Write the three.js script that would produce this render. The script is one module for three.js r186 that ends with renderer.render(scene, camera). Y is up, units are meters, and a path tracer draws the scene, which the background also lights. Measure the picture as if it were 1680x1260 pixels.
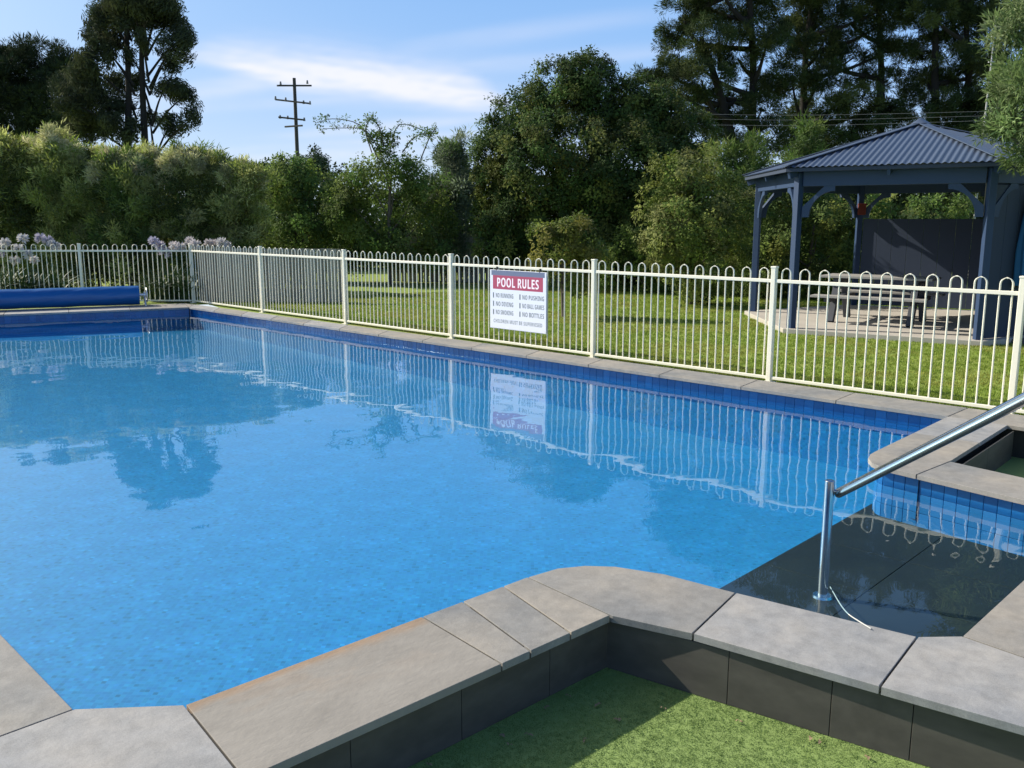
import * as THREE from 'three';
import { mergeGeometries as mergeRaw } from 'three/addons/utils/BufferGeometryUtils.js';
import { RoundedBoxGeometry } from 'three/addons/geometries/RoundedBoxGeometry.js';
import { createNoise2D, createNoise3D } from 'simplex-noise';

// ---------------------------------------------------------------- camera, sky, sun, exposure
const scene = new THREE.Scene();
const EYE = 1.67, FPX = 1472, PITCH = Math.atan(269 / FPX);   // eye height over the coping; focal length in photo pixels
const camera = new THREE.PerspectiveCamera(2 * Math.atan(630 / FPX) * 180 / Math.PI, 4 / 3, 0.05, 900);
camera.position.set(0, EYE, 0);
camera.rotation.x = -PITCH;
const renderer = new THREE.WebGLRenderer();
renderer.toneMapping = THREE.LinearToneMapping;
renderer.toneMappingExposure = 1.35;
renderer.shadowMap.enabled = true;

const SUN = new THREE.Vector3(-1.321, 1.0, -0.520).normalize();
const sun = new THREE.DirectionalLight(new THREE.Color(1, 0.93, 0.80), 5.0);
sun.position.copy(SUN).multiplyScalar(80).add(new THREE.Vector3(0, 0, -12));
sun.target.position.set(0, 0, -12);
sun.castShadow = true;
sun.shadow.camera.left = -45; sun.shadow.camera.right = 45; sun.shadow.camera.top = 45; sun.shadow.camera.bottom = -45; sun.shadow.camera.far = 220;
sun.shadow.mapSize.set(4096, 4096);
scene.add(sun, sun.target);

// seeded randomness
function rng(seed) { let a = seed >>> 0; return () => { a |= 0; a = a + 0x6D2B79F5 | 0; let t = Math.imul(a ^ a >>> 15, 1 | a); t = t + Math.imul(t ^ t >>> 7, 61 | t) ^ t; return ((t ^ t >>> 14) >>> 0) / 4294967296; }; }
const n2 = createNoise2D(rng(11)), n3 = createNoise3D(rng(12));
const smooth = (a, b, x) => { const t = Math.min(1, Math.max(0, (x - a) / (b - a))); return t * t * (3 - 2 * t); };
const lerp = (a, b, t) => a + (b - a) * t;

{ // the sky: clear blue with a few thin bands of cirrus, hazier low down and towards the sun
  const w = 2048, h = 1024, d = new Float32Array(w * h * 4);
  for (let j = 0; j < h; j++) {
    const el = (j + 0.5) / h * Math.PI - Math.PI / 2, y = Math.sin(el), c = Math.cos(el);
    for (let i = 0; i < w; i++) {
      const th = (i + 0.5) / w * 2 * Math.PI - Math.PI;           // three: u = atan2(z, x) / 2pi + 0.5
      const x = Math.cos(th) * c, z = Math.sin(th) * c;
      const up = Math.max(0, y), cs = x * SUN.x + y * SUN.y + z * SUN.z;
      const hz = Math.exp(-up * 9), zen = smooth(0.14, 0.75, up);  // haze low down, deeper blue overhead
      let r = lerp(lerp(0.15, 0.032, zen), 0.62, hz), g = lerp(lerp(0.35, 0.10, zen), 0.71, hz), b = lerp(lerp(0.70, 0.27, zen), 0.77, hz);
      const glow = 0.8 * Math.pow(Math.max(0, cs), 20) + 0.75 * Math.pow(Math.max(0, cs), 5);
      r += glow * 1.0; g += glow * 0.88; b += glow * 0.5;
      if (y > 0.01) {                                              // cirrus on a high sheet
        const k = 1 / (y + 0.05), a = x * k, e = z * k;
        const ux = a * 0.92 + e * 0.39, uz = -a * 0.39 + e * 0.92;
        const big = n2(ux * 0.09 + 3.1, uz * 0.30 - 1.2), f1 = n2(ux * 0.35 + 7, uz * 1.3), f2 = n2(ux * 1.1, uz * 3.9), f3 = n2(ux * 3.3, uz * 9);
        let cl = smooth(0.18, 0.85, big + 0.25 * f1) * (0.55 + 0.25 * f1 + 0.15 * f2 + 0.08 * f3) * smooth(0.02, 0.08, y);
        // the band over the mid trees
        const az = Math.atan2(x, -z) * 180 / Math.PI, ev = el * 180 / Math.PI;
        const mid = 8.1 - 0.115 * (az + 10) + 0.25 * n2(az * 0.12, 4), wd = 1.25 * smooth(-24, -12, az) * smooth(2.5, -4, az) + 0.01;
        const t = (ev - mid) / wd, band = Math.exp(-t * t * (t > 0 ? 0.7 : 2.6)) * smooth(-23, -14, az) * smooth(2.5, -3, az);
        const fib = n2(az * 0.10 + ev * 0.05, (ev + 0.10 * az) * 2.2) * 0.30 + n2(az * 0.3, (ev + 0.10 * az) * 5) * 0.14;
        cl = Math.max(Math.max(0, cl) * 0.45, band * (0.85 + fib));
        cl = Math.min(0.85, Math.max(0, cl));
        r = lerp(r, 0.75, cl); g = lerp(g, 0.74, cl); b = lerp(b, 0.79, cl);
      }
      const o = (j * w + i) * 4; d[o] = r; d[o + 1] = g; d[o + 2] = b; d[o + 3] = 1;
    }
  }
  const t = new THREE.DataTexture(d, w, h, THREE.RGBAFormat, THREE.FloatType);
  t.mapping = THREE.EquirectangularReflectionMapping; t.magFilter = THREE.LinearFilter; t.minFilter = THREE.LinearFilter; t.needsUpdate = true;
  scene.background = t; scene.environment = t;
  scene.backgroundIntensity = 1; scene.environmentIntensity = 1;
}

// ---------------------------------------------------------------- helpers
function mergeGeometries(list) {                                    // joins geometries that differ in index and attributes
  return mergeRaw(list.map(g => { const q = g.index ? g.toNonIndexed() : g.clone(); if (!q.attributes.normal) q.computeVertexNormals(); if (!q.attributes.uv) q.setAttribute('uv', new THREE.Float32BufferAttribute(new Float32Array(q.attributes.position.count * 2), 2)); for (const k of Object.keys(q.attributes)) if (!['position', 'normal', 'uv'].includes(k)) q.deleteAttribute(k); return q; }));
}
const V = (x, y, z) => new THREE.Vector3(x, y, z);
function pxRay(px, py) {
  const x = (px - 840) / FPX, y = -(py - 630) / FPX, c = Math.cos(PITCH), s = Math.sin(PITCH);
  return V(x, y * c - s, -y * s - c);
}
function onLevel(px, py, h = 0) { const d = pxRay(px, py), t = (h - EYE) / d.y; return V(d.x * t, h, d.z * t); }   // a photo point on a level surface
function atDepth(px, py, depth) { const d = pxRay(px, py), t = -depth / d.z; return V(d.x * t, EYE + d.y * t, -depth); }
const xz = (px, py, h = 0) => { const p = onLevel(px, py, h); return [p.x, p.z]; };

const names = {};
function numbered(n) { const k = names[n] = (names[n] ?? -1) + 1; return k ? n + '_' + String(k).padStart(3, '0') : n; }
function shade(o) { o.traverse(m => { if (m.isMesh) { m.castShadow = true; m.receiveShadow = true; } }); return o; }
function tag(o, label, category, group) { o.userData.label = label; o.userData.category = category; if (group) o.userData.group = group; return o; }
function thing(name, label, category, pos = [0, 0, 0], turn = 0, group) {
  const o = new THREE.Group(); o.name = numbered(name); o.position.set(...pos); o.rotation.y = turn; scene.add(o); return tag(o, label, category, group);
}
function part(name, geo, mat, parent, pos) { const m = new THREE.Mesh(geo, mat); m.name = name; m.castShadow = m.receiveShadow = true; if (pos) m.position.set(...pos); parent.add(m); return m; }
function structure(name, geo, mat, label, category) {
  const m = geo ? new THREE.Mesh(geo, mat) : new THREE.Group(); m.name = numbered(name); if (geo) m.castShadow = m.receiveShadow = true;
  m.userData = { kind: 'structure', label, category }; scene.add(m); return m;
}
function tapered(points, radii, seg = 6, rad = 6) {                 // a limb through points with its own radius at each
  const curve = new THREE.CatmullRomCurve3(points), n = seg * (points.length - 1), fr = curve.computeFrenetFrames(n, false), pos = [], idx = [], uv = [];
  for (let i = 0; i <= n; i++) {
    const t = i / n, p = curve.getPoint(t), k = Math.min(points.length - 2, Math.floor(t * (points.length - 1))), f = t * (points.length - 1) - k, r = lerp(radii[k], radii[k + 1], f);
    for (let j = 0; j <= rad; j++) { const a = j / rad * Math.PI * 2, q = p.clone().addScaledVector(fr.normals[i], Math.cos(a) * r).addScaledVector(fr.binormals[i], Math.sin(a) * r); pos.push(q.x, q.y, q.z); uv.push(j / rad, t * 4); }
  }
  for (let i = 0; i < n; i++) for (let j = 0; j < rad; j++) { const a = i * (rad + 1) + j, b = a + rad + 1; idx.push(a, a + 1, b, b, a + 1, b + 1); }
  const g = new THREE.BufferGeometry(); g.setAttribute('position', new THREE.Float32BufferAttribute(pos, 3)); g.setAttribute('uv', new THREE.Float32BufferAttribute(uv, 2)); g.setIndex(idx); g.computeVertexNormals(); return g;
}
const bar = (a, b, r, rad = 8) => tapered([a, a.clone().lerp(b, 0.5), b], [r, r, r], 1, rad);
function capped(a, b, r, rad = 14) { const l = a.distanceTo(b), g = new THREE.CylinderGeometry(r, r, l, rad); g.applyQuaternion(new THREE.Quaternion().setFromUnitVectors(V(0, 1, 0), b.clone().sub(a).normalize())); const m = a.clone().add(b).multiplyScalar(0.5); return g.translate(m.x, m.y, m.z); }
function box(w, h, d, x = 0, y = 0, z = 0) { return new THREE.BoxGeometry(w, h, d).translate(x, y, z); }
function beamBox(a, b, w, h) { // a squared timber from a to b (any direction), w wide, h high
  const l = a.distanceTo(b), g = new RoundedBoxGeometry(l, h, w, 1, Math.min(w, h) * 0.06), d = b.clone().sub(a).normalize();
  const side = V(0, 1, 0).cross(d); if (side.lengthSq() < 1e-6) side.set(0, 0, 1); side.normalize(); const up = d.clone().cross(side).normalize().negate();
  const m4 = new THREE.Matrix4().makeBasis(d, up.y < 0 ? up.negate() : up, d.clone().cross(up).normalize()); g.applyMatrix4(m4);
  const m = a.clone().add(b).multiplyScalar(0.5); return g.translate(m.x, m.y, m.z);
}

// textures -----------------------------------------------------------------
function periodicNoise(size, cells, seed) { // tileable value noise
  const r = rng(seed), g = new Float32Array(cells * cells).map(() => r());
  return (x, y) => { const u = x / size * cells, v = y / size * cells, i = Math.floor(u), j = Math.floor(v), a = u - i, b = v - j, s = a * a * (3 - 2 * a), t = b * b * (3 - 2 * b), q = (p, o) => g[((o % cells) + cells) % cells * cells + ((p % cells) + cells) % cells]; return lerp(lerp(q(i, j), q(i + 1, j), s), lerp(q(i, j + 1), q(i + 1, j + 1), s), t); };
}
function fbm(size, base, seed, oct = 4) { const l = []; for (let k = 0; k < oct; k++) l.push(periodicNoise(size, base * 2 ** k, seed + k * 17)); return (x, y) => { let s = 0, a = 0.5, t = 0; for (const f of l) { s += a * f(x, y); t += a; a *= 0.55; } return s / t; }; }
function texture(size, fn, srgb = true, repeat = 1) {               // fn(x, y) -> [r, g, b] in 0..1 (display values when srgb)
  const d = new Uint8Array(size * size * 4);
  for (let y = 0; y < size; y++) for (let x = 0; x < size; x++) { const c = fn(x, y), o = (y * size + x) * 4; for (let k = 0; k < 3; k++) d[o + k] = Math.max(0, Math.min(255, c[k] * 255)); d[o + 3] = 255; }
  const t = new THREE.DataTexture(d, size, size); t.wrapS = t.wrapT = THREE.RepeatWrapping; t.magFilter = THREE.LinearFilter; t.minFilter = THREE.LinearMipmapLinearFilter; t.generateMipmaps = true;
  if (srgb) t.colorSpace = THREE.SRGBColorSpace; t.repeat.set(repeat, repeat); t.needsUpdate = true; return t;
}
const enc = v => v <= 0.0031308 ? 12.92 * v : 1.055 * Math.pow(v, 1 / 2.4) - 0.055;
const L = (r, g, b) => new THREE.Color().setRGB(r, g, b);
const std = (c, roughness = 0.8, extra = {}) => new THREE.MeshStandardMaterial({ color: c, roughness, ...extra });

// ---------------------------------------------------------------- plan of the pool (metres, from the photograph, on the coping's level)
const P1 = [-6.29, -17.46], P2 = [3.77, -7.58], P0 = [-12.96, -14.3];
const D1 = [0.7135, 0.7007], OUT = [0.7007, -0.7135];               // along the fenced side; outwards from it
const add = (p, d, s) => [p[0] + d[0] * s, p[1] + d[1] * s];
const tip = [[1437, 740], [1428, 745], [1424.5, 752], [1430, 759], [1441, 764]].map(q => xz(...q));
const AR = xz(1580, 1044), AC = xz(1505, 1045);
const meet = (a, b, c, d) => { const u = [b[0] - a[0], b[1] - a[1]], v = [d[0] - c[0], d[1] - c[1]], t = ((c[0] - a[0]) * v[1] - (c[1] - a[1]) * v[0]) / (u[0] * v[1] - u[1] * v[0]); return [a[0] + u[0] * t, a[1] + u[1] * t]; };
const af0 = xz(1480, 773), af1 = xz(1680, 820), AF = meet(af0, af1, AR, xz(1680, 952));
const alcFar = [af0, [af0[0] + (af1[0] - af0[0]) * 0.13, af0[1] + (af1[1] - af0[1]) * 0.13]];
const bend = [[1207, 972.5], [1090, 942], [1010, 929.5], [960, 928], [915, 932.5], [866, 947]].map(q => xz(...q));
const NB = xz(303.6, 1157), NC = xz(119.6, 1164);
const innerLine = [P0, P1, P2, ...tip, ...alcFar, AF, AR, AC, ...bend, NB, NC];     // edge of the coping over the water
const WATER = -0.11, FLOOR = -1.05, STEP = -0.37, TURF = -0.275, LAWN = -0.03, COPING = 0.033;

function area(p) { let s = 0; for (let i = 0; i < p.length; i++) { const a = p[i], b = p[(i + 1) % p.length]; s += a[0] * b[1] - b[0] * a[1]; } return s / 2; }
function inset(p, ds) {                                             // moves every edge inwards by its own distance
  const n = p.length, sg = area(p) > 0 ? 1 : -1, out = [];
  const D = i => Array.isArray(ds) ? ds[i] : ds;
  const edge = i => { const a = p[i], b = p[(i + 1) % n], l = Math.hypot(b[0] - a[0], b[1] - a[1]), d = [(b[0] - a[0]) / l, (b[1] - a[1]) / l], nn = [-d[1] * sg, d[0] * sg]; return { o: [a[0] + nn[0] * D(i), a[1] + nn[1] * D(i)], d, nn, k: D(i) }; };
  for (let i = 0; i < n; i++) {
    const e = edge((i + n - 1) % n), f = edge(i), cr = e.d[0] * f.d[1] - e.d[1] * f.d[0];
    if (Math.abs(cr) < 0.05) { const k = (e.k + f.k) / 2; out.push([p[i][0] + f.nn[0] * k, p[i][1] + f.nn[1] * k]); continue; }
    const t = ((f.o[0] - e.o[0]) * f.d[1] - (f.o[1] - e.o[1]) * f.d[0]) / cr; out.push([e.o[0] + e.d[0] * t, e.o[1] + e.d[1] * t]);
  }
  return out;
}
function inside(p, x, y) { let r = false; for (let i = 0, j = p.length - 1; i < p.length; j = i++) { const a = p[i], b = p[j]; if ((a[1] > y) !== (b[1] > y) && x < (b[0] - a[0]) * (y - a[1]) / (b[1] - a[1]) + a[0]) r = !r; } return r; }
const toShape = (p, Cls = THREE.Shape) => { const s = new Cls(); p.forEach((q, i) => i ? s.lineTo(q[0], -q[1]) : s.moveTo(q[0], -q[1])); s.closePath(); return s; };   // shape y = -z
function prism(p, y0, y1, bevel = 0) {
  const q = bevel ? inset(p, bevel) : p;
  const g = new THREE.ExtrudeGeometry(toShape(q), { depth: y1 - y0 - 2 * bevel, bevelEnabled: bevel > 0, bevelSize: bevel, bevelThickness: bevel, bevelSegments: 2, steps: 1 });
  g.rotateX(-Math.PI / 2); g.translate(0, y0 + bevel, 0); return g;
}
function sheet(p, y, holes = []) { const s = toShape(p); for (const h of holes) s.holes.push(toShape(h, THREE.Path)); const g = new THREE.ShapeGeometry(s); g.rotateX(-Math.PI / 2); g.translate(0, y, 0); const a = g.attributes.position, uv = g.attributes.uv; for (let i = 0; i < a.count; i++) uv.setXY(i, a.getX(i), a.getZ(i)); return g; }

const wallLine = inset(innerLine, -0.055);                          // the tiled walls stand back under the coping

// ---------------------------------------------------------------- ground
const fenceA = onLevel(431, 510), fenceB = onLevel(1263, 622.6), fenceDir = fenceB.clone().sub(fenceA).normalize();
const precinct = [add(P0, [-0.43, -0.9], 0.9), add(add(P1, OUT, 0.5), [-0.43, -0.9], 0.62), add(add(P1, OUT, 0.505), D1, 0.25), add(add(P2, D1, 7), OUT, 0.505), [12, -0.5], [12, 9], [-16, 9], [-20, -11]];
{
  const f1 = fbm(512, 4, 5, 5), f2 = fbm(512, 16, 50, 4), r = rng(7), sp = new Float32Array(512 * 512).map(() => r());
  const lawnMap = texture(512, (x, y) => {
    const a = f1(x, y), b = f2(x, y), s = sp[y * 512 + x], dry = smooth(0.50, 0.78, a) * 0.6 + smooth(0.5, 0.8, b) * 0.25;
    const k = 0.85 + 0.3 * s; return [enc(lerp(0.19, 0.31, dry) * k), enc(lerp(0.26, 0.29, dry) * k), enc(lerp(0.035, 0.075, dry) * k)];
  }, true, 1 / 5.3);
  structure('lawn', sheet([[-300, -420], [300, -420], [300, 60], [-300, 60]], LAWN, [precinct]), std(0xffffff, 0.95, { map: lawnMap }), 'mown green lawn with dry patches beyond the white fence', 'lawn');
  const g1 = fbm(256, 4, 90, 4); const r2 = rng(9), sp2 = new Float32Array(256 * 256).map(() => r2());
  const turfMap = texture(256, (x, y) => { const k = 0.85 + 0.16 * g1(x, y) + 0.2 * sp2[y * 256 + x]; return [enc(0.20 * k), enc(0.28 * k), enc(0.085 * k)]; }, true, 1 / 0.7);
  structure('artificial_turf', sheet(precinct, TURF, [inset(innerLine, -0.2)]), std(0xffffff, 0.95, { map: turfMap }), 'short green artificial turf below the stone coping', 'turf');
}

// ---------------------------------------------------------------- pool shell, water
const mosaic = (() => {
  const r = rng(21), N = 32, cell = [...Array(N * N)].map(() => [r(), r(), r()]), f = fbm(512, 5, 33, 3);
  return texture(512, (x, y) => {
    const i = Math.floor(x / 16), j = Math.floor(y / 16), c = cell[j * N + i], gx = x % 16, gy = y % 16, grout = gx < 1 || gy < 1;
    const k = 0.82 + 0.22 * c[0] + 0.28 * (f(x, y) - 0.5) + (c[1] > 0.93 ? -0.25 : 0) + (c[2] > 0.94 ? 0.18 : 0);
    return grout ? [enc(0.05), enc(0.27), enc(0.50)] : [enc(0.025 * k), enc((0.248 + 0.04 * (c[1] - 0.5)) * k), enc(0.505 * k)];
  }, true, 1 / 0.8);
})();
const mosaicMat = new THREE.MeshStandardMaterial({ map: mosaic, roughness: 0.35 });
const pool = structure('swimming_pool', null, null, 'blue mosaic tiled swimming pool basin with a dark entry step', 'pool');
{
  const walls = []; const n = wallLine.length;
  for (let i = 0; i < n; i++) {
    const a = wallLine[i], b = wallLine[(i + 1) % n], l = Math.hypot(b[0] - a[0], b[1] - a[1]), g = new THREE.BufferGeometry();
    const y0 = FLOOR - 0.02, y1 = -COPING;
    g.setAttribute('position', new THREE.Float32BufferAttribute([a[0], y0, a[1], b[0], y0, b[1], b[0], y1, b[1], a[0], y1, a[1]], 3));
    g.setAttribute('uv', new THREE.Float32BufferAttribute([0, y0, l, y0, l, y1, 0, y1], 2)); g.setIndex([0, 1, 2, 0, 2, 3]); g.computeVertexNormals(); walls.push(g);
  }
  part('basin_wall', mergeGeometries(walls), mosaicMat, pool);
  const floor = sheet(inset(wallLine, -0.03), 0), fp = floor.attributes.position;      // the floor falls gently towards the entry end
  for (let i = 0; i < fp.count; i++) { const t = ((fp.getX(i) - P2[0]) * -D1[0] + (fp.getZ(i) - P2[1]) * -D1[1]) / 14; fp.setY(i, lerp(-0.66, -0.40, t)); }
  floor.computeVertexNormals(); part('basin_floor', floor, mosaicMat, pool);

  for (const [px, py] of [[287, 1118], [158, 1091]]) { const p = onLevel(px, py, -0.645); part('floor_fitting', mergeGeometries([new THREE.CylinderGeometry(0.034, 0.04, 0.012, 24), new THREE.TorusGeometry(0.026, 0.006, 8, 24).rotateX(Math.PI / 2).translate(0, 0.007, 0)]), std(L(0.05, 0.16, 0.32), 0.5), pool, [p.x, p.y + 0.0, p.z]); }

  // entry step: dark stone slabs under shallow water, split by joints, with its own front face
  const sA = onLevel(1180, 965, STEP), sB = onLevel(1408, 838, STEP), sd = sB.clone().sub(sA).normalize();
  const q0 = sA.clone().addScaledVector(sd, -1.35), q1 = sB.clone().addScaledVector(sd, 0.45);
  const stepPoly = [[q0.x, q0.z], [q1.x, q1.z], add(AF, [0.12, -0.25], 1), add(AF, [0.1, 0.1], 1), [2.1, -3.2], [1.5, -3.2], [0.4, -3.4]];
  const slate = (() => { const f = fbm(256, 4, 61, 5); return texture(256, (x, y) => { const k = 0.6 + 0.8 * f(x, y); return [enc(0.016 * k), enc(0.019 * k), enc(0.018 * k)]; }, true, 1); })();
  const slateMat = new THREE.MeshStandardMaterial({ map: slate, roughness: 0.55 });
  part('step_body', prism(inset(stepPoly, 0.004), FLOOR - 0.01, STEP - 0.014), std(L(0.03, 0.032, 0.03), 0.9), pool);
  // slabs laid in rows parallel to the near coping
  const o = V(q0.x, 0, q0.z), ux = sd, uz = V(-sd.z, 0, sd.x);      // ux along the front edge, uz into the step
  const W = 0.62, slabs = [];
  for (let i = -1; i < 7; i++) for (let j = -1; j < 6; j++) {
    const corner = (s, t) => { const p = o.clone().addScaledVector(ux, s).addScaledVector(uz, t); return [p.x, p.z]; };
    let c = [corner(i * W, j * W), corner((i + 1) * W, j * W), corner((i + 1) * W, (j + 1) * W), corner(i * W, (j + 1) * W)];
    c = clip(c, stepPoly); c = c.filter((p, k) => { const q = c[(k + 1) % c.length]; return Math.hypot(p[0] - q[0], p[1] - q[1]) > 0.02; }); if (c.length < 3 || Math.abs(area(c)) < 0.01) continue;
    c = inset(c, 0.0025); slabs.push(part('slab', prism(c, STEP - 0.03, STEP, 0.002), slateMat, pool));
  }
}
function clip(sub, poly) {                                          // Sutherland-Hodgman against a convex-ish outline
  const sg = area(poly) > 0 ? 1 : -1; let out = sub;
  for (let i = 0; i < poly.length && out.length; i++) {
    const a = poly[i], b = poly[(i + 1) % poly.length], side = p => sg * ((b[0] - a[0]) * (p[1] - a[1]) - (b[1] - a[1]) * (p[0] - a[0])), inp = out; out = [];
    inp.forEach((p, k) => { const q = inp[(k + 1) % inp.length], s = side(p), t = side(q); if (s >= 0) out.push(p); if ((s >= 0) !== (t >= 0)) { const u = s / (s - t); out.push([lerp(p[0], q[0], u), lerp(p[1], q[1], u)]); } });
  }
  return out;
}
{ // waterline tiles, each its own piece, in four tones
  const tones = [[0.007, 0.098, 0.29], [0.006, 0.082, 0.25], [0.009, 0.115, 0.33], [0.007, 0.092, 0.28]].map(c => new THREE.MeshPhysicalMaterial({ color: L(...c), roughness: 0.18 }));
  const lite = [[0.036, 0.20, 0.46], [0.032, 0.185, 0.42], [0.044, 0.215, 0.49]].map(c => new THREE.MeshPhysicalMaterial({ color: L(...c), roughness: 0.2 }));
  const geo = new RoundedBoxGeometry(0.097, 0.097, 0.012, 1, 0.002), tall = new RoundedBoxGeometry(0.081, 0.127, 0.012, 1, 0.002), r = rng(31);
  const run = (a, b, y, pitch, g, mats, collect) => {
    const l = Math.hypot(b[0] - a[0], b[1] - a[1]), n = Math.max(1, Math.round(l / pitch)), ang = -Math.atan2(b[1] - a[1], b[0] - a[0]);
    for (let k = 0; k < n; k++) {
      const t = (k + 0.5) / n, x = lerp(a[0], b[0], t), z = lerp(a[1], b[1], t), s = l / n / pitch;
      if (collect) { collect.push(g.clone().scale(s, 1, 1).rotateY(ang).translate(x, y, z)); continue; }
      const m = part('tile', g, mats[Math.floor(r() * mats.length)], pool, [x, y, z]); m.rotation.y = ang; m.scale.x = s; m.rotation.x = (r() - 0.5) * 0.01;
    }
  };
  const i1 = 1, W = wallLine, far = 3 + tip.length - 1;             // wallLine indices follow innerLine
  run(W[0], W[1], -0.094, 0.1, geo, tones); run(W[1], W[2], -0.094, 0.1, geo, tones);
  const low = tall.clone().scale(1, 0.78, 1);
  for (let k = 3; k < far + 3; k++) { const a = W[k], b = W[k + 1]; run(a, b, -0.094, 0.084, low, tones); run(a, b, -0.211, 0.084, tall, lite); run(a, b, -0.342, 0.084, tall, lite); }
  const rest = []; run(W[0], W[1], -0.195, 0.1, geo, tones, rest); run(W[1], W[2], -0.195, 0.1, geo, tones, rest);
  const tc = part('tile_course', mergeGeometries(rest), tones[2], pool); tc.userData.kind = 'stuff';
}
{ // the water: a sheet with long slow swells and fine ripples
  const line = inset(innerLine, -0.10), xs = line.map(p => p[0]), zs = line.map(p => p[1]);
  const pos = [], nor = [], idx = [], key = new Map();
  const h = (x, z) => 0.0016 * n2(x * 0.9 + 5, z * 0.9) + 0.00036 * n2(x * 2.3, z * 2.3 + 9) + 0.00009 * n2(x * 6.1 + 2, z * 6.1) + 0.00003 * n2(x * 15, z * 15 + 4);
  const vert = (x, z) => { const k = Math.round(x * 1000) + ',' + Math.round(z * 1000); let i = key.get(k); if (i === undefined) { i = pos.length / 3; key.set(k, i); const e = 0.004, dx = (h(x + e, z) - h(x - e, z)) / (2 * e), dz = (h(x, z + e) - h(x, z - e)) / (2 * e), l = Math.hypot(dx, 1, dz); pos.push(x, WATER + h(x, z), z); nor.push(-dx / l, 1 / l, -dz / l); } return i; };
  const c = 0.055;
  for (let x = Math.min(...xs) - c; x < Math.max(...xs) + c; x += c) for (let z = Math.min(...zs) - c; z < Math.max(...zs) + c; z += c) {
    if (!inside(line, x + c / 2, z + c / 2)) continue;
    const a = vert(x, z), b = vert(x + c, z), d = vert(x, z + c), e = vert(x + c, z + c); idx.push(a, d, b, b, d, e);
  }
  const g = new THREE.BufferGeometry(); g.setAttribute('position', new THREE.Float32BufferAttribute(pos, 3)); g.setAttribute('normal', new THREE.Float32BufferAttribute(nor, 3)); g.setIndex(idx);
  structure('water', g, new THREE.MeshPhysicalMaterial({ color: L(0.80, 0.95, 1.0), roughness: 0.0, transmission: 1, thickness: 0, ior: 1.333 }), 'calm clear pool water mirroring the trees and fence', 'water');
}

// ---------------------------------------------------------------- coping
const coping = structure('pool_coping', null, null, 'wide grey stone coping slabs around the pool with dark tiled risers', 'coping');
const stoneMaps = [0, 1, 2].map(s => { const f = fbm(512, 3, 200 + s * 31, 5), g = fbm(512, 24, 300 + s * 7, 3), r = rng(77 + s), sp = new Float32Array(512 * 512).map(() => r());
  const c = [[0.262, 0.246, 0.224], [0.255, 0.243, 0.226], [0.300, 0.294, 0.290]][s];
  return texture(512, (x, y) => { const a = f(x, y) - 0.5, k = 0.95 + 0.55 * a + 0.34 * (g(x, y) - 0.5) + 0.22 * (sp[y * 512 + x] - 0.5) - (sp[(y * 512 + x * 7) % 262144] > 0.992 ? 0.22 : 0), w = 0.16 * a; return [enc(c[0] * k * (1 + w)), enc(c[1] * k), enc(c[2] * k * (1 - 1.4 * w))]; }, true, 1 / 1.1); });
const stoneBump = (() => { const f = fbm(256, 16, 400, 4); return texture(256, (x, y) => { const v = f(x, y); return [v, v, v]; }, false, 1 / 0.35); })();
const stoneMats = stoneMaps.map((m, i) => std(0xffffff, 0.78, { map: m, bumpMap: stoneBump, bumpScale: 0.0012 }));
// the slab by the water's corner carries an orange rust stain along its wet edge
const stainMat = (() => { const f = fbm(512, 3, 200, 5), g = fbm(512, 24, 300, 3), e = fbm(512, 6, 555, 4);
  const t = texture(512, (x, y) => { const a = f(x, y) - 0.5, k = 0.95 + 0.34 * a + 0.16 * (g(x, y) - 0.5), v = y / 512, s = smooth(0.13, 0.0, v + 0.16 * (e(x, y) - 0.5)) * 0.55 + 0.12 * smooth(0.5, 0.75, e(y, x)) * smooth(0.75, 0.2, v); return [enc(lerp(0.258, 0.32, s) * k), enc(lerp(0.238, 0.18, s) * k), enc(lerp(0.212, 0.078, s) * k)]; });
  return std(0xffffff, 0.78, { map: t, bumpMap: stoneBump, bumpScale: 0.0012 }); })();
const bedMat = std(L(0.040, 0.036, 0.031), 0.95), beds = [];
const sr = rng(5);
function stone(pts, types, mat = stoneMats[Math.floor(sr() * 3)], drop = (sr() - 0.5) * 0.0014, edgeUV) {
  const p = inset(pts, [...types].map(t => t === 'j' ? 0.0045 : 0));
  const g = prism(p, -COPING, drop, 0.002);
  const a = g.attributes.position, uv = g.attributes.uv, ox = sr() * 5, oz = sr() * 5;
  for (let i = 0; i < a.count; i++) {
    if (edgeUV) { const [e0, e1] = edgeUV, l = Math.hypot(e1[0] - e0[0], e1[1] - e0[1]), dx = (e1[0] - e0[0]) / l, dz = (e1[1] - e0[1]) / l, rx = a.getX(i) - e0[0], rz = a.getZ(i) - e0[1]; uv.setXY(i, rx * dx + rz * dz, Math.abs(rx * dz - rz * dx) / 0.56); }
    else uv.setXY(i, a.getX(i) + ox, a.getZ(i) + oz + a.getY(i));
  }
  part('coping_stone', g, mat, coping);
  beds.push(prism(inset(pts, [...types].map(t => t === 'i' ? 0.06 : t === 'o' ? 0.056 : 0)), TURF - 0.05, -0.005));
}
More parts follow.
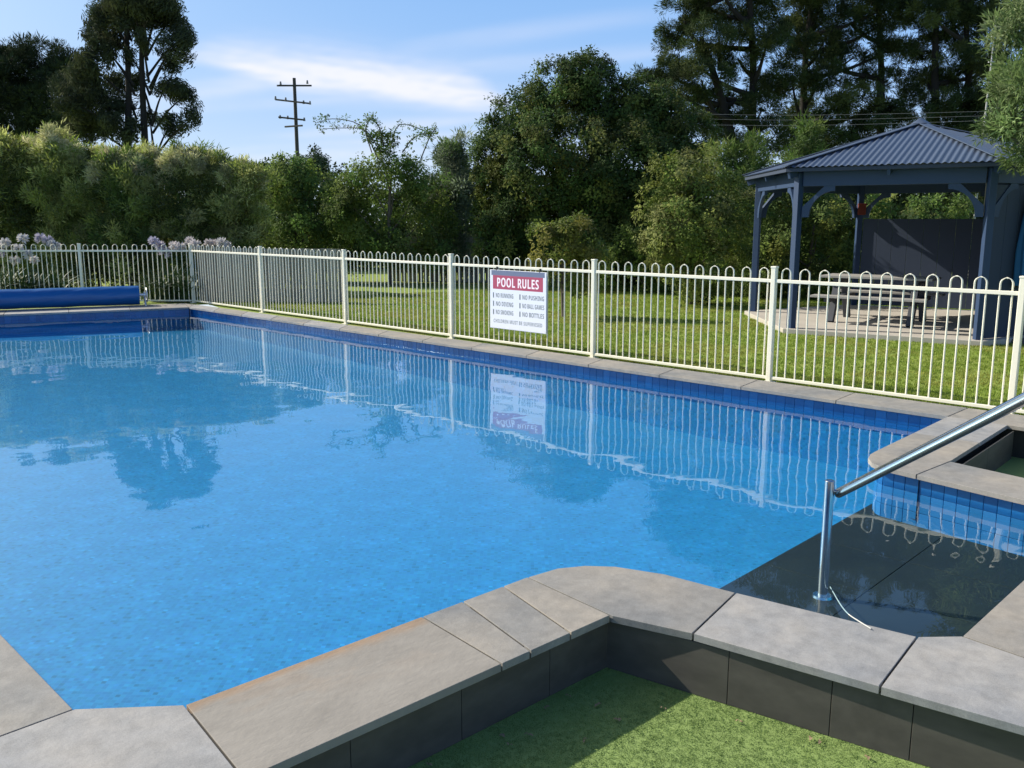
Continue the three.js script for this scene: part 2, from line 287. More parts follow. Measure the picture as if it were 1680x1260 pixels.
{
  const quadRun = (a, b, oa, ob, n, skip = 0) => { for (let k = skip; k < n; k++) { const f = (s, e, t) => [lerp(s[0], e[0], t), lerp(s[1], e[1], t)]; const t0 = k / n, t1 = (k + 1) / n; stone([f(a, b, t0), f(a, b, t1), f(oa, ob, t1), f(oa, ob, t0)], 'ijoj'); } };
  const oP1 = add(add(P1, OUT, 0.5), D1, -0.15), nEnd = [-0.43, -0.9], oP0 = add(P0, nEnd, 0.95), eP1 = add(P1, nEnd, 0.95);
  const oC = [P1[0] - 0.12, P1[1] - 0.62];
  quadRun(P1, P2, oC, add(P2, OUT, 0.5), 14);
  quadRun(P0, P1, oP0, eP1, 7); stone([P1, oC, eP1], 'joj');
  quadRun(P2, add(P2, D1, 6), add(P2, OUT, 0.5), add(add(P2, OUT, 0.5), D1, 6), 6);
  // wing between the pool and the sunken bed
  const hole = xz(1558, 757), hole2 = add(P2, D1, 0.47), wingEnd = tip[0];
  const jA = [lerp(P2[0], wingEnd[0], 0.52), lerp(P2[1], wingEnd[1], 0.52)], jB = [lerp(hole2[0], hole[0], 0.52), lerp(hole2[1], hole[1], 0.52)];
  stone([P2, jA, jB, hole2], 'ijoj');
  stone([jA, ...tip, alcFar[0], alcFar[1], hole, jB], 'i' + 'i'.repeat(tip.length) + 'ijoj', stoneMats[0]);
  const hEnd = add(AF, [0.48, -0.16], 1), side1 = add(AF, [0.40, 0.36], 1);
  stone([alcFar[1], AF, hEnd, hole], 'ijoj', stoneMats[1]);
  stone([AF, [lerp(AF[0], AR[0], 0.5), lerp(AF[1], AR[1], 0.5)], [2.88, -3.75], side1, hEnd], 'ijooj', stoneMats[1]);
  const rj = xz(1680, 1078.6), rjo = [AR[0] + (rj[0] - AR[0]) * 2.2, AR[1] + (rj[1] - AR[1]) * 2.2];
  stone([[lerp(AF[0], AR[0], 0.5), lerp(AF[1], AR[1], 0.5)], AR, rjo, [2.88, -3.75]], 'ijoj', stoneMats[0]);
  // near alcove run
  const C = xz(1001, 1009), J5o = xz(1137, 1039), J6o = xz(1444, 1126), cd = [0.8163, 0.5776];
  stone([AR, AC, J6o, add(J6o, cd, 0.75), rjo], 'ijojj', stoneMats[2]);
  stone([AC, bend[0], J5o, J6o], 'ijoj', stoneMats[2]);
  stone([...bend, C, J5o], 'iiiiijoj', stoneMats[1]);
  const J3i = xz(826, 962), J3o = xz(937, 1038.5), J2i = xz(760, 987), J2o = xz(871, 1068), J1i = xz(694, 1012), J1o = xz(824, 1089), Co = xz(440, 1260);
  const ol = t => [lerp(Co[0], C[0], t), lerp(Co[1], C[1], t)], ot = q => ((q[0] - Co[0]) * (C[0] - Co[0]) + (q[1] - Co[1]) * (C[1] - Co[1])) / ((C[0] - Co[0]) ** 2 + (C[1] - Co[1]) ** 2);
  const il = q => { const a = NB, b = bend.at(-1), t = ((q[0] - a[0]) * (b[0] - a[0]) + (q[1] - a[1]) * (b[1] - a[1])) / ((b[0] - a[0]) ** 2 + (b[1] - a[1]) ** 2); return [lerp(a[0], b[0], t), lerp(a[1], b[1], t)]; };
  const o3 = ol(ot(J3o)), o2 = ol(ot(J2o)), o1 = ol(ot(J1o)), i3 = il(J3i), i2 = il(J2i), i1 = il(J1i), oN = ol(-0.05);
  stone([bend.at(-1), i3, o3, C], 'ijoj', stoneMats[0]);
  stone([i3, i2, o2, o3], 'ijoj', stoneMats[1]);
  stone([i2, i1, o1, o2], 'ijoj', stoneMats[1]);
  stone([i1, NB, oN, o1], 'ijoj', stainMat, 0, [NB, i1]);
  // corner slab and the run along the left side
  const lj = xz(0, 1208), ljo = [NC[0] + (lj[0] - NC[0]) * 1.25, NC[1] + (lj[1] - NC[1]) * 1.25];
  stone([NB, NC, ljo, add(ljo, [0.15, 0.5], 1), [-1.0, -1.9], oN], 'ijoooj', stoneMats[2], 0.001);
  const lo = add(P0, [-0.7007, 0.7135], 0.5);
  quadRun(NC, P0, ljo, lo, 14);
  part('mortar_bed', mergeGeometries(beds.map(b => { const g = b.clone(); return g; })), bedMat, coping);
  // dark riser tiles on the outer faces
  const riserMaps = [0, 1].map(s => { const f = fbm(256, 4, 600 + s, 5); return texture(256, (x, y) => { const k = 0.7 + 0.6 * f(x, y); return [enc(0.078 * k), enc(0.071 * k), enc(0.060 * k)]; }, true, 1 / 0.8); });
  const riserMats = riserMaps.map(m => std(0xffffff, 0.7, { map: m }));
  const rr = rng(8);
  const riser = (a, b, cuts) => {                                  // b to the right of a, seen from outside
    const l = Math.hypot(b[0] - a[0], b[1] - a[1]), d = [(b[0] - a[0]) / l, (b[1] - a[1]) / l], ang = -Math.atan2(d[1], d[0]), n = [-d[1], d[0]];
    for (let k = 0; k + 1 < cuts.length; k++) { const w = (cuts[k + 1] - cuts[k]) * l - 0.0025, m = (cuts[k] + cuts[k + 1]) / 2 * l, h = -TURF - COPING - 0.008; const q = [a[0] + d[0] * m - n[0] * 0.051, a[1] + d[1] * m - n[1] * 0.051];
      const t = part('riser_tile', new RoundedBoxGeometry(w, h, 0.012, 1, 0.002), riserMats[Math.floor(rr() * 2)], coping, [q[0], TURF + h / 2 + 0.001, q[1]]); t.rotation.y = ang; }
  };
  riser(oN, C, [0.0, 0.24, 0.53, 0.81, 1.027]);
  riser(C, add(J6o, cd, 0.75), [-0.024, 0.28, 0.5, 0.655, 0.99]);
  riser(hole, hEnd, [0.02, 0.5, 0.98]); riser(hole2, hole, [0.01, 0.5, 0.985]);
}

// ---------------------------------------------------------------- stainless handrail
{
  const steel = new THREE.MeshStandardMaterial({ color: L(0.62, 0.62, 0.63), metalness: 1, roughness: 0.16 });
  const base = onLevel(1349, 979, STEP), t = thing('handrail', 'shiny stainless steel handrail rising from the dark pool step', 'handrail', [base.x, STEP, base.z]);
  const topY = (() => { const d = pxRay(1366, 789), k = base.z / d.z; return EYE + d.y * k; })() - STEP;
  part('post', new THREE.CylinderGeometry(0.026, 0.026, topY, 24).translate(0, topY / 2, 0), steel, t);
  part('post_cap', new THREE.SphereGeometry(0.026, 20, 8, 0, Math.PI * 2, 0, Math.PI / 2).scale(1, 0.25, 1), steel, t, [0, topY, 0]);
  part('base_flange', new THREE.CylinderGeometry(0.05, 0.055, 0.012, 28).translate(0, 0.006, 0), steel, t);
  const rel = p => p.sub(V(base.x, STEP, base.z));
  const a = rel(atDepth(1376, 809, -base.z + 0.0)), b = rel(atDepth(1680, 655, 3.52)), dir = b.clone().sub(a).normalize();
  const e = b.clone().addScaledVector(dir, 0.30), f = e.clone().add(V(0.08, 0.0, 0.10)), g = V(f.x + 0.02, -STEP, f.z + 0.03);
  const curve = new THREE.CurvePath(); curve.add(new THREE.LineCurve3(a, e)); curve.add(new THREE.QuadraticBezierCurve3(e, e.clone().addScaledVector(dir, 0.12), f.clone().add(V(0.02, -0.08, 0.03)))); curve.add(new THREE.LineCurve3(f.clone().add(V(0.02, -0.08, 0.03)), g));
  part('rail', mergeGeometries([new THREE.TubeGeometry(curve, 80, 0.0255, 20), new THREE.SphereGeometry(0.0255, 16, 10).translate(a.x, a.y, a.z)]), steel, t);
  part('rail_bracket', capped(V(0, topY - 0.045, 0), a.clone(), 0.012), steel, t);
  // thin cord from the post foot up to the coping
  const c0 = onLevel(1362, 963, STEP + 0.02), c1 = onLevel(1412, 1021, 0.006), m = c0.clone().lerp(c1, 0.55); m.y -= 0.03;
  const cord = new THREE.Mesh(new THREE.TubeGeometry(new THREE.CatmullRomCurve3([c0, m, c1, c1.clone().add(V(0.02, 0, 0.06))]), 24, 0.003, 6), std(L(0.5, 0.5, 0.48), 0.7)); cord.name = 'safety_cord'; scene.add(shade(cord)); tag(cord, 'thin pale cord from the handrail foot over the coping', 'cord');
}

// ---------------------------------------------------------------- white loop-top fence
const cream = std(L(0.80, 0.76, 0.62), 0.45);
{
  const HT = 1.205, RAIL = 1.075, LOWR = 0.05;
  const hoop = (() => { const w = 0.05, pts = []; pts.push(V(-w, LOWR, 0), V(-w, 0.4, 0), V(-w, 0.8, 0), V(-w, HT - w, 0)); for (let k = 1; k < 8; k++) { const a = Math.PI - k / 8 * Math.PI; pts.push(V(Math.cos(a) * w, HT - w + Math.sin(a) * w, 0)); } pts.push(V(w, HT - w, 0), V(w, 0.8, 0), V(w, 0.4, 0), V(w, LOWR, 0)); return tapered(pts, pts.map(() => 0.0085), 1, 7); })();
  const postG = mergeGeometries([new RoundedBoxGeometry(0.055, HT + 0.01, 0.055, 2, 0.008).translate(0, (HT + 0.01) / 2, 0), new RoundedBoxGeometry(0.063, 0.02, 0.063, 2, 0.006).translate(0, HT + 0.012, 0), box(0.11, 0.01, 0.11, 0, 0.005, 0)]);
  const hr = rng(66);
  function run(name, label, a, dir, cuts, base, shared = false) {
    const t = thing(name, label, 'fence', [a.x, base, a.z], -Math.atan2(dir.z, dir.x));
    for (const c of shared ? cuts.slice(1) : cuts) part('post', postG, cream, t, [c, 0, 0]);
    for (let k = 0; k + 1 < cuts.length; k++) {
      const s = cuts[k] + 0.0275, e = cuts[k + 1] - 0.0275, l = e - s, n = Math.max(1, Math.round(l / 0.206));
      part('top_rail', new RoundedBoxGeometry(l, 0.036, 0.036, 1, 0.005), cream, t, [(s + e) / 2, RAIL, 0]);
      part('bottom_rail', new RoundedBoxGeometry(l, 0.032, 0.032, 1, 0.005), cream, t, [(s + e) / 2, LOWR, 0]);
      for (let i = 0; i < n; i++) { const hb = part('hoop_bar', hoop, cream, t, [s + (i + 0.5) / n * l + (hr() - 0.5) * 0.006, (hr() - 0.5) * 0.006, 0]); hb.rotation.set((hr() - 0.5) * 0.008, (hr() - 0.5) * 0.12, (hr() - 0.5) * 0.008); }
    }
    return t;
  }
  const along = px => { const d = pxRay(px, 500), a = fenceA, k = (a.x * d.z - a.z * d.x) / (fenceDir.z * d.x - fenceDir.x * d.z); return k; };
  const cuts = [431, 567, 741, 974, 1268].map(along), c0 = along(318);
  run('pool_fence', 'long cream loop-top metal fence along the pool carrying the rules sign', fenceA, fenceDir, [c0, ...cuts, cuts.at(-1) + 2.35, cuts.at(-1) + 4.75], LAWN);
  const corner = fenceA.clone().addScaledVector(fenceDir, c0), lx = atDepth(131, 420, -corner.z).x;
  run('pool_fence', 'cream loop-top metal fence behind the rolled blue pool cover', V(corner.x, 0, corner.z), V(-1, 0, 0), [0.012, corner.x - lx, 2 * (corner.x - lx), 3 * (corner.x - lx)], LAWN, true);

  // the sign hung on the fence
  const k0 = along(807.5), k1 = along(900), w = k1 - k0, mid = fenceA.clone().addScaledVector(fenceDir, (k0 + k1) / 2);
  const nrm = V(-fenceDir.z, 0, fenceDir.x); if (nrm.dot(V(0, 0, 1)) < 0) nrm.negate();
  const hSign = 0.80, y1 = 1.035;
  const s = thing('pool_rules_sign', 'white pool rules sign with a red heading hung on the fence', 'sign', [mid.x + nrm.x * 0.036, LAWN + y1 - hSign, mid.z + nrm.z * 0.036], -Math.atan2(fenceDir.z, fenceDir.x));
  const cw = 768, ch = Math.round(768 * hSign / w), cv = document.createElement('canvas'); cv.width = cw; cv.height = ch; const g = cv.getContext('2d');
  g.fillStyle = '#dfe2ec'; g.fillRect(0, 0, cw, ch); g.fillStyle = '#66708c'; g.fillRect(18, 0, cw - 36, ch * 0.085);
  g.fillStyle = '#a9405f'; g.fillRect(40, ch * 0.085, cw - 80, ch * 0.235);
  g.fillStyle = '#f3e9f0'; g.font = `bold ${Math.round(ch * 0.20)}px sans-serif`; g.textAlign = 'center'; g.textBaseline = 'middle';
  const fit = (txt, x, y, width, size, al = 'left', weight = 'bold') => { g.font = `${weight} ${size}px sans-serif`; const m = g.measureText(txt).width; g.save(); g.translate(x, y); g.scale(width / m, 1); g.textAlign = al; g.fillText(txt, 0, 0); g.restore(); };
  fit('POOL RULES', cw / 2, ch * 0.205, cw * 0.76, Math.round(ch * 0.215), 'center');
  g.fillStyle = '#59646f';
  [['NO RUNNING', 'NO PUSHING'], ['NO DIVING', 'NO BALL GAMES'], ['NO SMOKING', 'NO BOTTLES']].forEach((row, i) => row.forEach((tx, j) => { const x = 40 + j * cw * 0.485, y = ch * (0.43 + i * 0.145); g.fillRect(x, y - ch * 0.045, 16, ch * 0.09); fit(tx, x + 38, y, cw * (j ? 0.385 : 0.33), Math.round(ch * 0.105)); }));
  g.fillStyle = '#6d7884'; fit('CHILDREN MUST BE SUPERVISED', 46, ch * 0.875, cw * 0.88, Math.round(ch * 0.085));
  const tex = new THREE.CanvasTexture(cv); tex.colorSpace = THREE.SRGBColorSpace;
  part('board', new RoundedBoxGeometry(w, hSign, 0.008, 1, 0.003).translate(0, hSign / 2, 0), std(L(0.7, 0.72, 0.78), 0.5), s);
  part('print', new THREE.PlaneGeometry(w - 0.012, hSign - 0.012).translate(0, hSign / 2, 0.0065), std(0xffffff, 0.45, { map: tex }), s).userData.label = 'red heading over two columns of grey lettering';
  for (const x of [-1, 1]) part('cable_tie', box(0.012, 0.06, 0.05, x * w * 0.38, hSign + 0.012, -0.02), std(L(0.02, 0.02, 0.02), 0.6), s);
}

// ---------------------------------------------------------------- rolled pool cover
{
  const a = V(...(p => [p[0], 0, p[1]])(add(xz(240, 505), [-0.43, -0.9], 0.62))), d = V(P0[0] - P1[0], 0, P0[1] - P1[1]).normalize();
  const t = thing('pool_cover_roller', 'rolled blue pool cover on a low roller at the pool end', 'pool cover', [a.x, 0, a.z], -Math.atan2(d.z, d.x));
  const len = 5.6, R = 0.185, H = 0.205, rad = 40, seg = 90, pos = [], idx = [], uv = [];
  for (let i = 0; i <= seg; i++) for (let j = 0; j <= rad; j++) { const x = 0.08 + i / seg * len, th = j / rad * Math.PI * 2, r = R * (1 + 0.03 * n2(x * 1.1, Math.cos(th)) + 0.02 * n2(x * 4, Math.cos(th) * 3) + 0.008 * n2(x * 14, th * 3) + 0.01 * Math.sin(th)); pos.push(x, H + Math.cos(th) * r, Math.sin(th) * r); uv.push(x, th * R); }
  for (let i = 0; i < seg; i++) for (let j = 0; j < rad; j++) { const p = i * (rad + 1) + j, q = p + rad + 1; idx.push(p, q, p + 1, q, q + 1, p + 1); }
  const g = new THREE.BufferGeometry(); g.setAttribute('position', new THREE.Float32BufferAttribute(pos, 3)); g.setAttribute('uv', new THREE.Float32BufferAttribute(uv, 2)); g.setIndex(idx); g.computeVertexNormals();
  const blue = new THREE.MeshStandardMaterial({ color: L(0.007, 0.095, 0.31), roughness: 0.32 });
  part('rolled_cover', mergeGeometries([g, new THREE.CircleGeometry(R, 32).rotateY(-Math.PI / 2).translate(0.08, H, 0), new THREE.CircleGeometry(R, 32).rotateY(Math.PI / 2).translate(0.08 + len, H, 0)]), blue, t);
  const alu = new THREE.MeshStandardMaterial({ color: L(0.65, 0.66, 0.67), metalness: 0.9, roughness: 0.35 });
  part('axle', capped(V(-0.06, H, 0), V(len + 0.2, H, 0), 0.03), alu, t);
  for (const x of [-0.02, len + 0.16]) { part('stand', mergeGeometries([capped(V(x, H, 0), V(x, 0.012, -0.2), 0.02, 8), capped(V(x, H, 0), V(x, 0.012, 0.2), 0.02, 8), capped(V(x, 0.016, -0.26), V(x, 0.016, 0.26), 0.016, 8), capped(V(x - 0.015, H, 0), V(x + 0.015, H, 0), 0.06, 14)]), alu, t); }
  const wh = part('hand_wheel', new THREE.TorusGeometry(0.14, 0.012, 8, 24).rotateY(Math.PI / 2), alu, t, [-0.06, H, 0]);
  part('spoke', mergeGeometries([0, 1, 2].map(k => capped(V(0, Math.cos(k * 2.1) * 0.14, Math.sin(k * 2.1) * 0.14), V(0, 0, 0), 0.008, 6))), alu, wh);
}

// ---------------------------------------------------------------- gazebo
const navy = std(L(0.020, 0.048, 0.118), 0.6), navyBoard = std(L(0.030, 0.046, 0.085), 0.75);
{
  const F1 = onLevel(1297, 546, LAWN), F2 = onLevel(1603, 566, LAWN); F1.y = F2.y = 0;
  const S = F1.distanceTo(F2), mid = F1.clone().add(F2).multiplyScalar(0.5), e = F2.clone().sub(F1).normalize(), back = V(e.z, 0, -e.x), C = mid.clone().addScaledVector(back, S * Math.sqrt(3) / 2);
  const turn0 = Math.atan2(F1.z - C.z, F1.x - C.x), hex = (k, r) => V(Math.cos(turn0 + k * Math.PI / 3) * r, 0, Math.sin(turn0 + k * Math.PI / 3) * r);   // k=0 is F1, k=-1 is F2, k=1 the far left post
  const G0 = LAWN + 0.0, t = thing('gazebo', 'hexagonal blue timber gazebo with a corrugated metal roof on the lawn', 'gazebo', [C.x, LAWN, C.z]);
  const conc = (() => { const f = fbm(256, 5, 700, 5); return std(0xffffff, 0.9, { map: texture(256, (x, y) => { const k = 0.85 + 0.3 * f(x, y); return [enc(0.42 * k), enc(0.385 * k), enc(0.34 * k)]; }, true, 0.5) }); })();
  const pts = r => [0, 1, 2, 3, 4, 5].map(k => { const p = hex(k, r); return [p.x, p.z]; });
  const slab = prism(pts(S + 0.16), -0.05, 0.075, 0.008); part('floor_slab', slab, conc, t);
  const HB = 2.19, HE = 2.45, HP = 3.20, RE = S + 0.29, th = 0.11;
  for (let k = 0; k < 6; k++) {
    const p = hex(k, S), d0 = hex(k - 1, S).sub(p).normalize(), d1 = hex(k + 1, S).sub(p).normalize();
    const post = part('post', new RoundedBoxGeometry(0.102, HB + 0.2 - 0.07, 0.102, 1, 0.008).rotateY(-turn0 - k * Math.PI / 3).translate(0, (HB + 0.2 + 0.07) / 2, 0), navy, t, [p.x, 0, p.z]);
    for (const d of [d0, d1]) {                                     // curved knee brace
      const pl = []; for (let i = 0; i <= 8; i++) { const a = i / 8 * Math.PI / 2; pl.push([0.40 - 0.40 * Math.cos(a) , -0.42 + 0.42 * Math.sin(a)]); }
      const sh = new THREE.Shape(); sh.moveTo(0.02, -0.45); for (let i = 0; i <= 8; i++) { const a = i / 8 * Math.PI / 2; sh.lineTo(0.12 + 0.36 * (1 - Math.cos(a)), -0.45 + 0.38 * Math.sin(a) + 0.0); } sh.lineTo(0.48, 0.01); sh.lineTo(0.34, 0.01); sh.lineTo(0.02, -0.30); sh.closePath();
      const bg = new THREE.ExtrudeGeometry(sh, { depth: 0.05, bevelEnabled: false }).translate(0.05, HB, -0.025).rotateY(-Math.atan2(d.z, d.x)); part('brace', bg, navy, t, [p.x, 0, p.z]);
    }
    const q = hex(k + 1, S), out = p.clone().add(q).normalize().multiplyScalar(0.0);
    part('beam', beamBox(p.clone().addScaledVector(d1, 0.07).add(out).setY(HB + 0.105), q.clone().addScaledVector(d1, -0.07).add(out).setY(HB + 0.105), 0.07, 0.21), navy, t);
    // hip rafter and common rafters
    const peak = V(0, HP - 0.10, 0), ev = hex(k, RE - 0.08).setY(HE - 0.10);
    part('rafter', beamBox(peak.clone().lerp(ev, 0.05), ev, 0.05, 0.11), navy, t);
    const m0 = hex(k, RE - 0.06).lerp(hex(k + 1, RE - 0.06), 0.5).setY(HE - 0.09); part('rafter', beamBox(peak.clone().lerp(m0, 0.06), m0, 0.045, 0.09), navy, t);
    part('fascia', beamBox(hex(k, RE - 0.035).setY(HE - 0.03), hex(k + 1, RE - 0.035).setY(HE - 0.03), 0.02, 0.05), navyBoard, t);
  }
  // corrugated sheets: waves run down the slope, one sheet for each facet
  const roofMat = new THREE.MeshStandardMaterial({ color: L(0.080, 0.108, 0.165), roughness: 0.45, metalness: 0.15 });
  for (let k = 0; k < 6; k++) {
    const a = hex(k, RE).setY(HE), b = hex(k + 1, RE).setY(HE), pk = V(0, HP, 0), w = a.distanceTo(b), u = b.clone().sub(a).normalize(), m = a.clone().lerp(b, 0.5), up = pk.clone().sub(m), n = u.clone().cross(up).normalize(); if (n.y < 0) n.negate();
    const cols = Math.round(w / 0.088) * 6, pos = [], idx = [];
    for (let i = 0; i <= cols; i++) { const s = i / cols, f = 1 - Math.abs(2 * s - 1), off = 0.010 * Math.cos(i / 6 * Math.PI * 2); for (const v of [0, f]) { const p = a.clone().addScaledVector(u, s * w).addScaledVector(up, v).addScaledVector(n, off + 0.012); pos.push(p.x, p.y, p.z); } }
    for (let i = 0; i < cols; i++) { const p = i * 2; idx.push(p, p + 2, p + 1, p + 1, p + 2, p + 3); }
    const g = new THREE.BufferGeometry(); g.setAttribute('position', new THREE.Float32BufferAttribute(pos, 3)); g.setIndex(idx); g.computeVertexNormals();
    const sheetPart = part('roof_sheet', g, roofMat, t); sheetPart.material.side = THREE.DoubleSide;
    const h0 = hex(k, RE + 0.01).setY(HE + 0.035), h1 = V(0, HP + 0.035, 0);
    part('hip_cap', beamBox(h0, h1, 0.13, 0.012), roofMat, t);
  }
  part('roof_cap', new THREE.ConeGeometry(0.16, 0.10, 6).translate(0, HP + 0.06, 0), roofMat, t);
  // closed sides: half-height panel at the back, full panels at the right
  const panel = (k, y0, y1, boards, mat) => { const p = hex(k, S), q = hex(k + 1, S), l = p.distanceTo(q) - 0.15, d = q.clone().sub(p).normalize(); for (let i = 0; i < boards; i++) { const s = 0.075 + (i + 0.5) / boards * l, m = p.clone().addScaledVector(d, s); const g = new RoundedBoxGeometry(l / boards - 0.004, y1 - y0, 0.018, 1, 0.003).rotateY(-Math.atan2(d.z, d.x)).translate(m.x, (y0 + y1) / 2, m.z); part('wall_board', g, mat, t); } };
  panel(2, 0.10, 1.72, 9, navyBoard); panel(3, 0.10, 2.17, 9, navyBoard); panel(4, 0.08, 2.17, 9, navyBoard);
  // things in the gazebo
  const rb = hex(2, S - 0.10), red = thing('fire_hose_box', 'small red box fixed to the dark rear gazebo post', 'box', [C.x + rb.x, LAWN + 1.78, C.z + rb.z], -turn0 - 2 * Math.PI / 3 + Math.PI);
  part('case', new RoundedBoxGeometry(0.05, 0.19, 0.15, 2, 0.015).translate(0.0, 0.11, 0), std(L(0.14, 0.024, 0.014), 0.7), red); part('lid', new RoundedBoxGeometry(0.055, 0.03, 0.156, 2, 0.01).translate(0.0, 0.21, 0), std(L(0.14, 0.02, 0.014), 0.7), red);
  const lampP = atDepth(1614, 347, -C.z - 0.1), lamp = thing('pendant_lamp', 'small white globe lamp hanging under the gazebo roof', 'lamp', [lampP.x, lampP.y - 0.07, lampP.z]);
  part('globe', new THREE.SphereGeometry(0.06, 18, 12).translate(0, 0.06, 0), std(L(0.85, 0.85, 0.85), 0.3), lamp); part('stem', capped(V(0, 0.11, 0), V(0, 1.35, 0), 0.008, 6), std(L(0.5, 0.5, 0.5), 0.5), lamp); part('holder', new THREE.CylinderGeometry(0.022, 0.03, 0.07, 12).translate(0, 0.14, 0), std(L(0.6, 0.6, 0.6), 0.4), lamp);
  // picnic table with two benches
  const tp = onLevel(1438, 528, LAWN + 0.075), timber = (() => { const f = fbm(256, 3, 800, 4); return std(0xffffff, 0.8, { map: texture(256, (x, y) => { const k = 0.75 + 0.5 * f(x * 0.25, y); return [enc(0.30 * k), enc(0.29 * k), enc(0.28 * k)]; }) }); })(), leg = std(L(0.055, 0.06, 0.075), 0.7);
  const tab = thing('picnic_table', 'weathered grey picnic table with attached benches under the gazebo', 'table', [tp.x, LAWN + 0.077, tp.z], -0.62);
  for (let i = 0; i < 5; i++) part('tabletop_plank', new RoundedBoxGeometry(1.7, 0.035, 0.135, 1, 0.004), timber, tab, [0, 0.72, (i - 2) * 0.142]);
  for (const s of [-1, 1]) for (let i = 0; i < 2; i++) part('bench_plank', new RoundedBoxGeometry(1.7, 0.035, 0.125, 1, 0.004), timber, tab, [0, 0.43, s * (0.62 + i * 0.132)]);
  for (const x of [-0.6, 0.6]) { for (const s of [-1, 1]) part('leg', beamBox(V(x, 0.0, s * 0.48), V(x, 0.70, s * 0.16), 0.10, 0.10), leg, tab); part('bearer', box(0.09, 0.07, 1.5, x, 0.375, 0), leg, tab); part('top_bearer', box(0.09, 0.06, 0.62, x, 0.672, 0), leg, tab); }
  // folded umbrella by the right post
  const up = onLevel(1688, 566, LAWN), um = thing('folded_umbrella', 'folded bright blue patio umbrella beside the dark gazebo wall', 'umbrella', [up.x, LAWN, up.z - 0.25]);
  const fold = []; { const n = 48, m = 12, pos = [], idx = []; for (let j = 0; j <= m; j++) for (let i = 0; i <= n; i++) { const v = j / m, th = i / n * Math.PI * 2, r = (0.03 + 0.17 * Math.pow(v, 0.7) * (1 - 0.35 * smooth(0.55, 1, v))) * (1 + 0.22 * Math.cos(th * 8) * v); pos.push(Math.cos(th) * r, 2.15 - v * 1.35, Math.sin(th) * r); } for (let j = 0; j < m; j++) for (let i = 0; i < n; i++) { const p = j * (n + 1) + i, q = p + n + 1; idx.push(p, p + 1, q, q, p + 1, q + 1); } const g = new THREE.BufferGeometry(); g.setAttribute('position', new THREE.Float32BufferAttribute(pos, 3)); g.setIndex(idx); g.computeVertexNormals(); fold.push(g); }
  const cloth = std(L(0.02, 0.13, 0.30), 0.8, { side: THREE.DoubleSide }); part('canopy', fold[0], cloth, um); part('pole', capped(V(0, 0.06, 0), V(0, 2.24, 0), 0.022), std(L(0.4, 0.4, 0.4), 0.4), um); part('base', new THREE.CylinderGeometry(0.2, 0.24, 0.07, 24).translate(0, 0.035, 0), std(L(0.06, 0.06, 0.06), 0.8), um);
}

// ---------------------------------------------------------------- timber screen beyond the fence corner
{
  const a = atDepth(322, 420, 18.95), b = atDepth(561, 420, 18.75), d = b.clone().setY(0).sub(a.clone().setY(0)), l = d.length(), n = Math.round(l / 0.11); d.normalize();
  const t = thing('paling_fence', 'low weathered grey-brown paling fence beyond the cream fence corner', 'fence', [a.x, LAWN, a.z], -Math.atan2(d.z, d.x)), r = rng(44);
  const mats = [0.8, 1, 1.2].map((k, s) => { const f = fbm(128, 3, 900 + s, 4); return std(0xffffff, 0.9, { map: texture(128, (x, y) => { const v = k * (0.7 + 0.6 * f(x, y * 0.2)); return [enc(0.29 * v), enc(0.265 * v), enc(0.21 * v)]; }) }); });
  for (let i = 0; i < n; i++) part('paling', new THREE.BoxGeometry(0.1, 1.1 + r() * 0.03, 0.016), mats[Math.floor(r() * 3)], t, [(i + 0.5) / n * l, 0.56, (r() - 0.5) * 0.008]);
  for (const y of [0.25, 0.85]) part('rail', box(l, 0.07, 0.04, l / 2, y, -0.036), mats[0], t);
  const a2 = atDepth(640, 420, 25.4), b2 = atDepth(1075, 420, 24.2), d2 = b2.clone().setY(0).sub(a2.clone().setY(0)), l2 = d2.length(), n2_ = Math.round(l2 / 0.16); d2.normalize();
  const t2 = thing('paling_fence', 'shaded weathered paling fence below the big round tree', 'fence', [a2.x, LAWN, a2.z], -Math.atan2(d2.z, d2.x)), dark = mats;
  for (let i = 0; i < n2_; i++) part('paling', box(0.13, 1.25, 0.018, 0, 0.62, 0), dark[Math.floor(r() * 3)], t2, [(i + 0.5) / n2_ * l2, 0, 0]);
  for (const y of [0.3, 1.0]) part('rail', box(l2, 0.08, 0.04, l2 / 2, y, -0.04), dark[0], t2);
}

